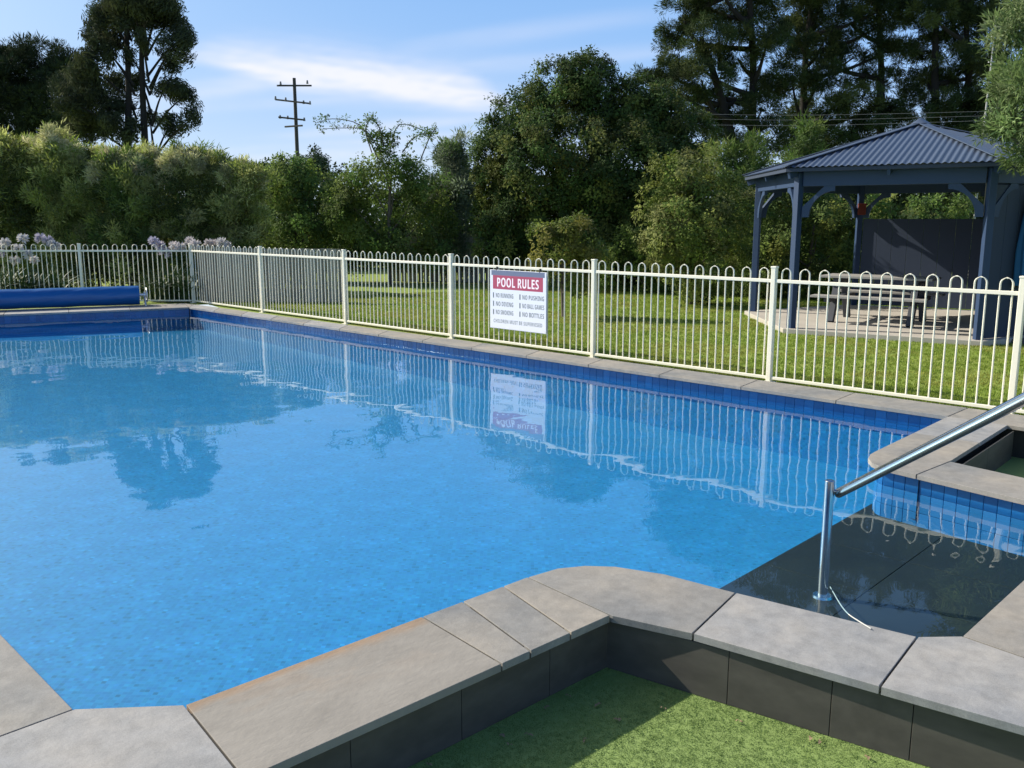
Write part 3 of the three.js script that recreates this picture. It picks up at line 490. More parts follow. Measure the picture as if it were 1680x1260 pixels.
// ---------------------------------------------------------------- vegetation
const leafMats = {};
function leafMat(key, trans = 0.35, rough = 0.75) { return leafMats[key] ??= new THREE.MeshPhysicalMaterial({ color: 0xffffff, roughness: 1, transmission: trans, thickness: 0, side: THREE.DoubleSide, specularIntensity: 0.4 }); }
function sprig(kind, seed) {
  const r = rng(seed), pos = [], idx = [];
  const leaf = (o, dir, len, wid) => { const side = V(r() - 0.5, r() - 0.5, r() - 0.5).cross(dir).normalize(), nn = dir.clone().cross(side), b = pos.length / 3, m = o.clone().addScaledVector(dir, len * 0.45).addScaledVector(nn, len * 0.06), e = o.clone().addScaledVector(dir, len); for (const p of [o, m.clone().addScaledVector(side, wid / 2), m.clone().addScaledVector(side, -wid / 2), e]) pos.push(p.x, p.y, p.z); idx.push(b, b + 1, b + 2, b + 1, b + 3, b + 2); };
  const ball = () => { let v; do v = V(r() * 2 - 1, r() * 2 - 1, r() * 2 - 1); while (v.lengthSq() > 1 || v.lengthSq() < 0.02); return v; };
  const flatLeaf = (o, dir, len, wid, tilt) => { const upv = V((r() - 0.5) * tilt, 1, (r() - 0.5) * tilt).normalize(), side = dir.clone().cross(upv).normalize(), nn = side.clone().cross(dir), b = pos.length / 3, m = o.clone().addScaledVector(dir, len * 0.45).addScaledVector(nn, len * 0.05), e = o.clone().addScaledVector(dir, len).addScaledVector(nn, -len * 0.12); for (const p of [o, m.clone().addScaledVector(side, wid / 2), m.clone().addScaledVector(side, -wid / 2), e]) pos.push(p.x, p.y, p.z); idx.push(b, b + 1, b + 2, b + 1, b + 3, b + 2); };
  if (kind === 'broad') for (let i = 0; i < 22; i++) { const p = ball(), k = 0.6 + 0.9 * r() * r(); p.y *= 0.6; flatLeaf(p.clone().multiplyScalar(0.75), V(p.x, 0.1 - 0.5 * r() + 0.3 * p.y, p.z).add(ball().multiplyScalar(0.4)).normalize(), (0.34 + 0.2 * r()) * k, (0.21 + 0.08 * r()) * k, 1.3); }
  if (kind === 'narrow') for (let i = 0; i < 26; i++) { const p = ball(); flatLeaf(p.clone().multiplyScalar(0.7), p.clone().multiplyScalar(0.7).add(V(0, 0.45, 0)).add(ball().multiplyScalar(0.6)).normalize(), 0.45 + 0.4 * r(), 0.08 + 0.07 * r(), 1.6); }
  if (kind === 'droop') for (let i = 0; i < 26; i++) { const p = ball(); leaf(p.clone().multiplyScalar(0.8), p.clone().normalize().multiplyScalar(0.4).add(V(0, -0.9, 0)).add(ball().multiplyScalar(0.5)).normalize(), 0.45 + 0.3 * r(), 0.11 + 0.05 * r()); }
  if (kind === 'needle') for (let i = 0; i < 34; i++) { const p = ball(); p.y *= 0.6; leaf(p.clone().multiplyScalar(0.5), p.clone().normalize().add(V(0, 0.35, 0)).normalize(), 0.5 + 0.25 * r(), 0.075); }
  const g = new THREE.BufferGeometry(); g.setAttribute('position', new THREE.Float32BufferAttribute(pos, 3)); g.setIndex(idx); g.computeVertexNormals(); return g;
}
const sprigs = Object.fromEntries(['broad', 'narrow', 'droop', 'needle'].map((k, i) => [k, [sprig(k, 60 + i), sprig(k, 70 + i)]]));
// blobs: [x, y, z, rx, ry, rz] in the tree's own frame; colours: [[r,g,b] ...] mixed per clump; s: sprig radius; n: sprigs per square metre of blob surface
function crown(parent, blobs, { kind, s, dens, colors, seed, flat = 1, core = 0.35, clump = 0.28, name = 'crown', trans, per = 9, least = 3, rough = 1 }) {
  const r = rng(seed), list = [[], []]; const gauss = () => (r() + r() + r() - 1.5) / 1.5;
  for (const [bx, by, bz, rx, ry, rz] of blobs) {
    const areaB = 4 * Math.PI * Math.pow((Math.pow(rx * ry, 1.6) + Math.pow(rx * rz, 1.6) + Math.pow(ry * rz, 1.6)) / 3, 1 / 1.6), N = Math.ceil(areaB * dens), cr = clump * Math.min(rx, ry, rz) + s * 0.6, nc = Math.max(least, Math.ceil(N / per));
    for (let c = 0; c < nc; c++) {
      let u = V(gauss(), gauss(), gauss()); if (u.lengthSq() < 1e-4) u.set(0, 1, 0); u.normalize();
      const isCore = r() < core, rad = isCore ? 0.3 + 0.45 * r() : 0.93 + rough * (0.26 * r() - 0.13 + 0.12 * n3(u.x * 2 + seed, u.y * 2, u.z * 2 + bx)), cx = bx + u.x * rx * rad, cy = by + u.y * ry * rad, cz = bz + u.z * rz * rad;
      const t = r(), ci = Math.min(colors.length - 1, Math.floor(t * colors.length)), col = colors[ci], tone = 0.6 + 0.8 * r();
      for (let k = 0; k < per; k++) {
        const y = cy + gauss() * cr * flat; if (y < 0.02) continue;
        const v = 1.55 * tone * (0.8 + 0.4 * r());
        const nx = u.x * 0.9 + gauss() * 0.45, ny = u.y * 0.6 + 0.55 + gauss() * 0.35, nz = u.z * 0.9 + gauss() * 0.45;
        list[r() < 0.5 ? 0 : 1].push([cx + gauss() * cr, y, cz + gauss() * cr, s * (0.55 + 0.9 * r()), r() * 6.28, V(nx, ny, nz).normalize(), 0, col[0] * v, col[1] * v, col[2] * v]);
      }
    }
  }
  const m4 = new THREE.Matrix4(), q = new THREE.Quaternion(), q2 = new THREE.Quaternion(), Y = V(0, 1, 0), col = new THREE.Color();
  list.forEach((l, i) => {
    if (!l.length) return; const im = new THREE.InstancedMesh(sprigs[kind][i], leafMat(kind + (trans ?? ''), trans ?? 0.42), l.length); im.name = name; im.userData.kind = 'stuff'; im.castShadow = im.receiveShadow = true;
    l.forEach((d, k) => { q.setFromUnitVectors(Y, d[5]).multiply(q2.setFromAxisAngle(Y, d[4])); m4.compose(V(d[0], d[1], d[2]), q, V(d[3], d[3], d[3])); im.setMatrixAt(k, m4); im.setColorAt(k, col.setRGB(d[7], d[8], d[9])); }); parent.add(im);
  });
}
const barkTex = (() => { const f = fbm(256, 6, 1000, 5); return texture(256, (x, y) => { const v = 0.5 + f(x, y * 0.3); return [enc(0.11 * v), enc(0.09 * v), enc(0.07 * v)]; }); })();
const bark = std(0xffffff, 0.95, { map: barkTex }), barkDark = std(L(0.022, 0.019, 0.017), 0.95), barkPale = std(L(0.16, 0.15, 0.14), 0.9);
function plant(name, label, category, base, group) { return thing(name, label, category, [base.x, LAWN, base.z], 0, group); }
function limbs(t, seed, h, r0, targets, mat) {                      // a trunk with limbs reaching to the blobs
  const r = rng(seed), top = V((r() - 0.5) * 0.2, h, (r() - 0.5) * 0.2), m = V((r() - 0.5) * 0.15, h * 0.5, (r() - 0.5) * 0.15);
  const gs = [tapered([V(0, -0.1, 0), m, top], [r0, r0 * 0.75, r0 * 0.35], 5, 8)];
  for (const [x, y, z] of targets) { const s = Math.min(0.9, Math.max(0.15, (y - h * 0.25) / h * 0.8)), o = V(0, 0, 0).lerpVectors(V(0, 0, 0), top, s); const e = V(x, y, z), k = o.clone().lerp(e, 0.5); k.y -= 0.06 * h * (r() - 0.2); gs.push(tapered([o, k, e], [r0 * 0.4, r0 * 0.25, r0 * 0.1], 4, 6)); }
  part('trunk', mergeGeometries(gs), mat, t);
}
const relBlob = (base, px, py, depth, rpx, rpy, rz) => { const p = atDepth(px, py, depth), s = depth / FPX; return [p.x - base.x, p.y - LAWN, p.z - base.z, rpx * s, rpy * s, rz ?? (rpx + rpy) / 2 * s]; };

// colours of leaves
const OLIVE = [[0.064, 0.092, 0.016], [0.044, 0.070, 0.013], [0.095, 0.112, 0.020], [0.052, 0.078, 0.018]];
const SILVER = [[0.25, 0.27, 0.085], [0.165, 0.205, 0.045], [0.115, 0.155, 0.028], [0.29, 0.30, 0.12]], TIPS = [[0.34, 0.34, 0.17], [0.28, 0.30, 0.13], [0.38, 0.36, 0.21]];
const FRESH = [[0.085, 0.135, 0.026], [0.06, 0.105, 0.022], [0.115, 0.155, 0.035]];
const DARK = [[0.020, 0.030, 0.012], [0.028, 0.040, 0.014], [0.016, 0.026, 0.012]];
const PINE = [[0.030, 0.046, 0.015], [0.020, 0.034, 0.013], [0.045, 0.058, 0.018]];
const GUM = [[0.034, 0.044, 0.022], [0.048, 0.056, 0.024], [0.026, 0.036, 0.02]];
const GREY = [[0.10, 0.13, 0.085], [0.075, 0.10, 0.06], [0.13, 0.155, 0.10]];

{ // tall hedge shrubs on the left
  const spec = [[-62, 212, 22.4, 60], [4, 216, 21.9, 56], [62, 226, 22.6, 52], [108, 212, 22.0, 50], [160, 238, 22.5, 50], [212, 240, 21.8, 50], [262, 238, 22.4, 48], [312, 240, 21.9, 46], [358, 246, 22.4, 46], [402, 262, 22.0, 42]];
  const look = ['pale silvery tips, broad', 'pale silvery tips', 'ragged green crown', 'tallest silvery plume', 'loose yellow-green top', 'dense olive crown', 'pale feathery top', 'dark green crown', 'thin grey-green shoots on top', 'low rounded end'];
  const L9 = ['silvery-tipped hedge shrub behind the rolled blue cover, frame side', 'silvery-tipped hedge shrub behind the first agapanthus flowers', 'ragged green hedge shrub below the dark cypress', 'tallest silvery hedge shrub left of the gum trunks', 'loose yellow-green hedge shrub under the gum tree', 'dense olive hedge shrub in front of the gum trunks', 'pale feathery hedge shrub right of the gum trunks', 'dark green hedge shrub behind the fence corner', 'hedge shrub with thin grey shoots sticking up', 'low rounded end shrub of the tall hedge'];
  spec.forEach(([px, ty, dep, rp], i) => {
    const b = atDepth(px, 420, dep), t = plant('hedge_shrub', L9[i], 'shrub', b, 'tall hedge on the left'), hh = atDepth(px, ty, dep).y - LAWN, s = dep / FPX, rx = rp * s, r = rng(300 + i);
    const blobs = [[0, hh * 0.30, 0, rx * 1.05, hh * 0.32, rx * 1.0], [(r() - 0.5) * 0.4, hh * 0.58, 0.1, rx * 1.0, hh * 0.30, rx * 0.95], [(r() - 0.5) * 0.6, hh * 0.80, 0, rx * 0.8, hh * 0.17, rx * 0.75], [(r() - 0.5) * rx, hh * 0.9, 0, rx * 0.4, hh * 0.09, rx * 0.4], [(r() - 0.5) * rx * 1.6, hh * 0.82, 0.1, rx * 0.45, hh * 0.12, rx * 0.4]];
    limbs(t, 310 + i, hh * 0.75, 0.05, blobs.slice(1), bark);
    crown(t, blobs, { kind: 'narrow', s: 0.17, dens: 52, core: 0.45, colors: i % 3 === 1 ? [...SILVER, ...OLIVE] : i % 3 === 0 ? SILVER : [...SILVER.slice(0, 2), ...FRESH, ...OLIVE.slice(0, 1)], seed: 320 + i, clump: 0.22, trans: 0.5 });
    const tw = []; for (let k = 0; k < 16; k++) { const x = (r() - 0.5) * rx * 1.8, y = hh * (0.9 - 0.15 * Math.abs(x) / rx); tw.push([x, y + r() * 0.14 * hh * 0.5, (r() - 0.5) * rx, 0.07, 0.16, 0.07]); }
    crown(t, tw, { kind: 'narrow', s: 0.13, dens: 40, colors: TIPS, seed: 420 + i, core: 0.2 });
  });
}
{ // the mass of growth behind the garden shrubs, dark and too far back to tell plants apart
  const t = new THREE.Group(); t.name = 'background_foliage'; t.position.set(0, LAWN, 0); t.userData = { kind: 'stuff', label: 'dark mass of foliage filling the view behind the garden shrubs', category: 'foliage' }; scene.add(t);
  const bl = []; for (let px = -80; px < 1700; px += 52) { const o = V(0, 0, 0); for (const [py, h] of [[330, 52], [400, 60]]) { const p = atDepth(px, py + ((px * 37) % 23), 31 + (px * 13 % 5) * 0.5); bl.push([p.x, p.y - LAWN, p.z, 0.95, h * 31 / FPX, 0.8]); } }
  crown(t, bl, { kind: 'broad', s: 0.32, dens: 13, colors: [[0.03, 0.045, 0.014], [0.04, 0.055, 0.016]], seed: 15, name: 'foliage', trans: 0.2 });
}
{ // dark cypress behind
  const b = atDepth(40, 300, 48), t = plant('cypress_tree', 'dark dense cypress standing behind the tall hedge', 'tree', b), D = 48;
  const bl = [[60, 110, 52, 38], [95, 105, 28, 32], [20, 130, 45, 45], [-30, 130, 45, 60], [70, 165, 55, 50], [0, 190, 70, 50], [80, 215, 50, 40], [8, 88, 14, 12]].map(q => relBlob(b, q[0], q[1], D, q[2], q[3]));
  limbs(t, 21, 8, 0.35, bl, barkDark); crown(t, bl, { kind: 'needle', s: 0.42, dens: 11, colors: DARK, seed: 22, clump: 0.35, flat: 0.6, trans: 0.12 });
}
{ // gum tree with two stems
  const D = 40, b = atDepth(226, 330, D), t = plant('gum_tree', 'tall airy gum tree with two bare stems against the sky', 'tree', b);
  const bl = [[235, 4, 42, 15], [266, 12, 26, 20], [196, 10, 34, 18], [175, 22, 24, 20], [225, 38, 24, 14], [215, 15, 36, 26], [258, 18, 34, 24], [178, 52, 34, 22], [160, 72, 22, 20], [285, 30, 14, 22], [290, 72, 22, 24], [304, 58, 12, 14], [275, 98, 16, 16], [150, 112, 32, 22], [125, 140, 32, 28], [108, 165, 18, 20], [160, 165, 42, 36], [200, 138, 22, 15], [272, 140, 26, 14], [302, 158, 20, 16], [318, 192, 9, 18], [282, 202, 22, 13], [228, 128, 10, 10], [190, 205, 34, 22], [140, 205, 34, 24], [232, 62, 14, 14], [215, 92, 8, 8], [245, 190, 14, 8], [180, 88, 10, 14]].map((q, i) => relBlob(b, q[0], q[1], D + ((i * 7) % 5 - 2) * 0.55, q[2], q[3]));
  const P = (x, y) => { const p = atDepth(x, y, D); return V(p.x - b.x, p.y - LAWN, 0); }, gs = [tapered([P(212, 420).setY(-0.1), P(210, 260), P(211, 150), P(208, 60), P(205, 0)], [0.2, 0.17, 0.14, 0.10, 0.05], 4, 8), tapered([P(242, 420).setY(-0.1), P(239, 260), P(234, 150), P(233, 50), P(244, -15)], [0.19, 0.16, 0.13, 0.09, 0.04], 4, 8)];
  bl.forEach((q, i) => { const sx = q[0] < -0.2 ? P(210, 0).x : P(235, 0).x, y0 = Math.max(3, q[1] - 1.6); gs.push(tapered([V(sx, y0, 0), V(lerp(sx, q[0], 0.5), lerp(y0, q[1], 0.6), q[2] * 0.5), V(q[0], q[1], q[2])], [0.06, 0.04, 0.02], 4, 5)); });
  part('trunk', mergeGeometries(gs), barkDark, t);
  crown(t, bl, { kind: 'droop', s: 0.28, dens: 26, colors: GUM, seed: 33, clump: 0.28, core: 0.3, trans: 0.2 });
}
{ // shrubs and small trees in the middle
  const add1 = (name, label, px, ty, D, blobs, opt, mat = bark) => { const b = atDepth(px, 420, D), t = plant(name, label, 'tree', b), bl = blobs.map(q => relBlob(b, q[0], q[1], D + (q[4] || 0), q[2], q[3])); limbs(t, opt.seed + 1, (atDepth(px, ty, D).y - LAWN) * 0.8, 0.07, bl, mat); crown(t, bl, opt); return t; };
  add1('garden_tree', 'bushy yellow-green tree at the foot of the power pole', 490, 265, 25, [[470, 310, 38, 48], [515, 300, 38, 42], [450, 360, 32, 50], [500, 375, 52, 52], [548, 350, 34, 55], [480, 420, 60, 40]], { kind: 'broad', s: 0.19, dens: 34, colors: FRESH, seed: 501 });
  add1('garden_tree', 'green small tree with long wispy shoots above its crown', 640, 230, 24, [[600, 290, 45, 42], [650, 275, 40, 34], [685, 310, 38, 40], [580, 340, 40, 45], [640, 350, 60, 45, 1], [705, 350, 40, 45], [610, 400, 60, 40], [690, 405, 55, 38], [620, 235, 24, 14]], { kind: 'broad', s: 0.18, dens: 28, colors: [...FRESH, OLIVE[0]], seed: 511, clump: 0.4, core: 0.25 });
  add1('garden_tree', 'grey-green feathery tree left of the big round tree', 735, 235, 25.5, [[735, 262, 24, 26], [748, 300, 34, 44], [715, 320, 30, 40], [750, 365, 40, 55], [738, 425, 50, 40], [758, 240, 10, 16]], { kind: 'narrow', s: 0.19, dens: 38, colors: [...GREY, FRESH[1]], seed: 521 });
  // wispy shoots over the middle tree
  { const D = 24, b = atDepth(640, 420, D), t = scene.getObjectByName('garden_tree_001'), r = rng(530), gs = [], tw = [];
    const arcs = [[[620, 260], [590, 205], [545, 195], [518, 202]], [[625, 250], [600, 215], [560, 210], [525, 212]], [[640, 245], [655, 205], [690, 212], [712, 226]], [[610, 250], [600, 210], [612, 190]], [[660, 250], [680, 225], [715, 215]], [[690, 262], [705, 225], [716, 208]], [[630, 240], [620, 205], [600, 192]]];
    for (const a of arcs) { const p = a.map(([x, y]) => { const w = atDepth(x, y, D + r() - 0.5); return V(w.x - b.x, w.y - LAWN, w.z - b.z); }), c = new THREE.CatmullRomCurve3(p); gs.push(tapered(p, p.map((_, i) => 0.018 - 0.004 * i), 4, 5)); for (let k = 2; k < 9; k++) { const q = c.getPoint((k + 0.6 * r()) / 8.6); tw.push([q.x, q.y + 0.02, q.z, 0.03, 0.02, 0.03]); } }
    part('shoot', mergeGeometries(gs), bark, t); crown(t, tw, { kind: 'broad', s: 0.12, dens: 22, colors: FRESH, seed: 531, core: 0.2, per: 2, least: 1, name: 'shoot_leaves' }); }
  // distant trees on the skyline
  const f = (px, py, D, rx, ry, label, sd) => { const b = atDepth(px, 340, D), t = plant('distant_tree', label, 'tree', b, 'far trees on the skyline'), bl = [relBlob(b, px, py, D, rx, ry), relBlob(b, px - rx * 0.6, py + ry * 0.6, D, rx * 0.8, ry), relBlob(b, px + rx * 0.6, py + ry * 0.7, D, rx * 0.8, ry), relBlob(b, px, py + ry * 2.0, D, rx * 1.2, ry * 1.5)]; limbs(t, sd, 5, 0.2, bl, barkDark); crown(t, bl, { kind: 'broad', s: 0.45, dens: 7, colors: [[0.035, 0.055, 0.025], [0.045, 0.065, 0.03]], seed: sd, trans: 0.15 }); };
  f(512, 262, 75, 22, 18, 'far dark tree on the skyline right of the power pole', 541); f(443, 280, 75, 22, 14, 'far low tree on the skyline left of the power pole', 542); f(470, 285, 80, 25, 16, 'far rounded tree directly behind the power pole', 543); f(742, 250, 70, 20, 18, 'far tree peeping behind the feathery grey-green tree', 544);
}
{ // big round tree
  const D = 24, b = atDepth(970, 420, D), t = plant('round_tree', 'big rounded dense olive-green tree behind the rules sign', 'tree', b);
  const bl = [[940, 150, 72, 52, 0], [870, 195, 62, 60, 0.4], [1010, 190, 70, 52, 0.3], [830, 250, 52, 60, 0], [1075, 215, 62, 58, -0.2], [1125, 235, 42, 55, 0.4], [900, 270, 90, 75, -0.9], [1010, 280, 95, 80, -0.9], [820, 330, 45, 70, 0], [880, 370, 80, 60, -0.6], [1000, 380, 90, 60, -0.6], [1090, 320, 70, 75, 0.2], [815, 395, 38, 40, -0.3], [960, 120, 45, 28, 0.2], [800, 280, 22, 30, 0], [1050, 175, 60, 45, 0.2], [1120, 290, 55, 60, 0.4]].map(q => relBlob(b, q[0], q[1], D + q[4], q[2], q[3]));
  limbs(t, 601, 4.2, 0.22, bl, barkDark);
  crown(t, bl, { kind: 'broad', s: 0.17, dens: 60, colors: [[0.040, 0.068, 0.013], [0.028, 0.052, 0.011], [0.064, 0.082, 0.015], [0.033, 0.058, 0.013], [0.060, 0.070, 0.014]], seed: 602, clump: 0.20, core: 0.35, rough: 0.45, trans: 0.25 });
}
{ // small bush casting its shadow on the lawn
  const D = 15.9, b = atDepth(926, 430, D), t = plant('garden_bush', 'small yellow-green bush on the lawn behind the rules sign', 'bush', b), bl = [[905, 400, 32, 34], [945, 392, 34, 34], [925, 378, 28, 22], [965, 425, 26, 28], [890, 430, 28, 26], [930, 445, 50, 40]].map(q => relBlob(b, q[0], q[1], D, q[2], q[3]));
  limbs(t, 611, 1.1, 0.04, bl, bark); crown(t, bl, { kind: 'broad', s: 0.13, dens: 50, colors: [[0.10, 0.125, 0.02], [0.12, 0.115, 0.022], [0.07, 0.10, 0.018]], seed: 612 });
}
{ // shrubs right of the round tree and behind the gazebo
  const mk = (name, label, px, D, blobs, opt, h = 2.4) => { const b = atDepth(px, 430, D), t = plant(name, label, 'shrub', b), bl = blobs.map(q => relBlob(b, q[0], q[1], D + (q[4] || 0), q[2], q[3])); limbs(t, opt.seed + 1, h, 0.06, bl, bark); crown(t, bl, opt); return t; };
  mk('tall_shrub', 'tall olive shrub with pale brownish tips left of the gazebo', 1135, 18.3, [[1130, 290, 50, 46], [1090, 340, 42, 50], [1170, 330, 50, 55], [1135, 370, 75, 60, -0.3], [1085, 410, 38, 45], [1150, 440, 85, 55], [1205, 380, 35, 70, 0.5]], { kind: 'broad', s: 0.15, dens: 40, colors: [[0.085, 0.12, 0.022], [0.065, 0.095, 0.018], [0.115, 0.135, 0.03], [0.10, 0.11, 0.035]], seed: 621, trans: 0.25 });
  mk('tall_shrub', 'bright green feathery shrub rising beside the gazebo eave', 1215, 20.5, [[1190, 275, 30, 36], [1222, 262, 26, 40], [1238, 300, 28, 50], [1215, 340, 40, 60], [1225, 420, 50, 60]], { kind: 'narrow', s: 0.17, dens: 44, colors: FRESH, seed: 631 });
  mk('tall_shrub', 'bright green plume of foliage above the gazebo roof edge', 1310, 22, [[1325, 225, 18, 30], [1310, 255, 30, 30], [1285, 290, 30, 34], [1340, 280, 30, 30], [1315, 330, 50, 50], [1310, 420, 60, 70]], { kind: 'narrow', s: 0.18, dens: 40, colors: FRESH, seed: 641 }, 3);
  mk('tall_shrub', 'dark leafy shrub seen between the left gazebo posts', 1330, 19.6, [[1280, 400, 40, 70], [1340, 390, 50, 60], [1390, 400, 40, 60], [1330, 460, 90, 40], [1260, 470, 40, 40]], { kind: 'broad', s: 0.15, dens: 36, colors: OLIVE, seed: 651, trans: 0.2 }, 1.6);
  mk('tall_shrub', 'sunlit shrub showing over the grey gazebo back panel', 1500, 22, [[1455, 340, 30, 26], [1500, 345, 30, 24], [1550, 348, 36, 22], [1500, 390, 90, 40], [1440, 400, 40, 50], [1580, 395, 50, 40]], { kind: 'broad', s: 0.17, dens: 34, colors: [...FRESH, SILVER[0]], seed: 661 }, 1.6);
  mk('tall_shrub', 'shaded shrub filling the gap under the round tree', 1060, 21.5, [[1040, 420, 45, 45], [1000, 440, 45, 35], [1075, 440, 40, 50]], { kind: 'broad', s: 0.16, dens: 34, colors: OLIVE.slice(0, 2), seed: 671, trans: 0.2 }, 1.0);
  mk('tall_shrub', 'tall dark shrub behind the far side of the gazebo', 1420, 27, [[1400, 300, 40, 40], [1450, 290, 40, 40], [1370, 330, 40, 50], [1500, 310, 50, 40], [1430, 360, 90, 50], [1560, 300, 40, 50]], { kind: 'broad', s: 0.22, dens: 22, colors: [...PINE, FRESH[1]], seed: 681, trans: 0.15 }, 2.6);
}
{ // pines
  const pine = (label, px, D, stems, blobs, seed) => {
    const b = atDepth(px, 330, D), t = plant('pine_tree', label, 'tree', b, 'tall dark pines behind the gazebo'), P = (x, y) => { const p = atDepth(x, y, D); return V(p.x - b.x, Math.max(-0.1, p.y - LAWN), 0); }, gs = [], r = rng(seed);
    for (const s of stems) gs.push(tapered(s.map(q => P(q[0], q[1])), s.map((_, i) => 0.27 * (1 - i / (s.length + 0.3))), 4, 8));
    const bl = blobs.map(q => relBlob(b, q[0], q[1], D + (r() - 0.5) * 3.5, q[2] * 1.12, q[3] * 1.15));
    for (const q of bl) { const s = stems[Math.floor(r() * stems.length)], near = s.map(v => P(v[0], v[1])).reduce((a, c) => Math.abs(c.y - q[1] + 1.2) < Math.abs(a.y - q[1] + 1.2) ? c : a), st = V(near.x, Math.max(2, q[1] - 0.8 - r() * 1.2), 0), lo = V(lerp(st.x, q[0], 0.5), lerp(st.y, q[1], 0.35), q[2] * 0.5); gs.push(tapered([st, lo, V(q[0], q[1], q[2])], [0.14, 0.09, 0.035], 4, 6)); }
    part('trunk', mergeGeometries(gs), barkDark, t); crown(t, bl, { kind: 'needle', s: 0.34, dens: 14, colors: PINE, seed: seed + 1, flat: 0.5, clump: 0.42, core: 0.3, trans: 0.12 });
  };
  pine('dark pine with layered boughs rising behind the round tree', 1230, 44, [[[1232, 420], [1232, 250], [1236, 120], [1230, 0], [1228, -120]], [[1205, 250], [1180, 150], [1150, 60]]],
    [[1120, 25, 32, 24], [1105, 60, 26, 16], [1155, 10, 40, 30], [1130, 95, 36, 18], [1085, 118, 34, 20], [1065, 130, 16, 12], [1150, 130, 46, 20], [1180, 60, 40, 24], [1215, 20, 45, 30], [1210, 95, 36, 20], [1120, 160, 40, 18], [1185, 165, 34, 18], [1170, -40, 50, 30], [1220, -60, 55, 36], [1260, 60, 34, 24], [1265, 130, 34, 22], [1200, 215, 40, 24], [1250, 180, 30, 20], [1160, 200, 34, 20], [1225, -110, 30, 30], [1270, 225, 30, 22], [1140, -60, 46, 26], [1185, -95, 50, 30], [1240, -130, 50, 30], [1280, -70, 50, 36]], 701);
  pine('wide dark pine with spreading limbs above the gazebo roof', 1400, 46, [[[1444, 420], [1444, 250], [1446, 130], [1442, 20], [1432, -160]], [[1330, 420], [1318, 220], [1322, 90], [1335, -20]]],
    [[1305, 30, 40, 28], [1345, 10, 40, 28], [1310, 85, 36, 20], [1350, 70, 42, 22], [1300, 140, 34, 20], [1345, 125, 40, 18], [1395, 40, 36, 24], [1400, 95, 44, 16], [1440, 20, 40, 26], [1475, 75, 48, 18], [1440, 135, 34, 16], [1385, 160, 44, 22], [1330, 185, 44, 24], [1365, 215, 40, 22], [1430, 190, 44, 22], [1480, 160, 30, 18], [1420, -40, 70, 40], [1340, -50, 50, 36], [1480, 20, 30, 22], [1460, 215, 44, 22], [1310, 240, 36, 24], [1395, 250, 50, 24], [1330, -120, 66, 40], [1420, -120, 70, 46], [1375, -175, 66, 40], [1470, -165, 60, 40]], 711);
  pine('dark pine at the mast with gaps of sky between boughs', 1560, 45, [[[1536, 420], [1536, 250], [1534, 110], [1538, 0], [1560, -165]], [[1590, 420], [1590, 250], [1588, 100], [1578, -60]]],
    [[1520, 15, 34, 26], [1560, 35, 36, 22], [1600, 20, 40, 28], [1635, 50, 36, 26], [1540, 75, 44, 16], [1600, 95, 44, 18], [1570, 125, 40, 16], [1520, 128, 36, 16], [1640, 110, 36, 24], [1580, 165, 44, 18], [1550, 195, 34, 16], [1620, 160, 40, 22], [1520, 180, 22, 14], [1560, -40, 70, 40], [1640, -30, 60, 44], [1660, 170, 40, 30], [1610, 215, 50, 24], [1540, 235, 40, 22], [1540, -120, 70, 46], [1630, -120, 70, 50], [1580, -180, 70, 44], [1670, -175, 66, 44]], 721);
}
{ // leafy tree on the right
  const D = 11.2, b = atDepth(1790, 420, D), t = plant('street_tree', 'light green leafy tree hanging over the right end of the gazebo', 'tree', b);
  const bl = [[1690, 90, 48, 60, 0], [1665, 175, 40, 48, -0.2], [1690, 225, 50, 40, 0], [1760, 150, 80, 110, 0.2], [1720, 20, 60, 60, 0.1], [1790, 240, 80, 60, 0], [1800, 60, 90, 90, 0.3], [1640, 200, 22, 28, -0.1], [1655, 120, 22, 30, 0.1], [1760, -40, 80, 60, 0.2]].map(q => relBlob(b, q[0], q[1], D + q[4], q[2], q[3]));
  limbs(t, 801, 2.9, 0.14, bl, barkPale); crown(t, bl, { kind: 'narrow', s: 0.12, dens: 62, colors: [[0.12, 0.17, 0.06], [0.085, 0.13, 0.04], [0.15, 0.19, 0.085], [0.06, 0.095, 0.03]], seed: 802, clump: 0.35 });
}
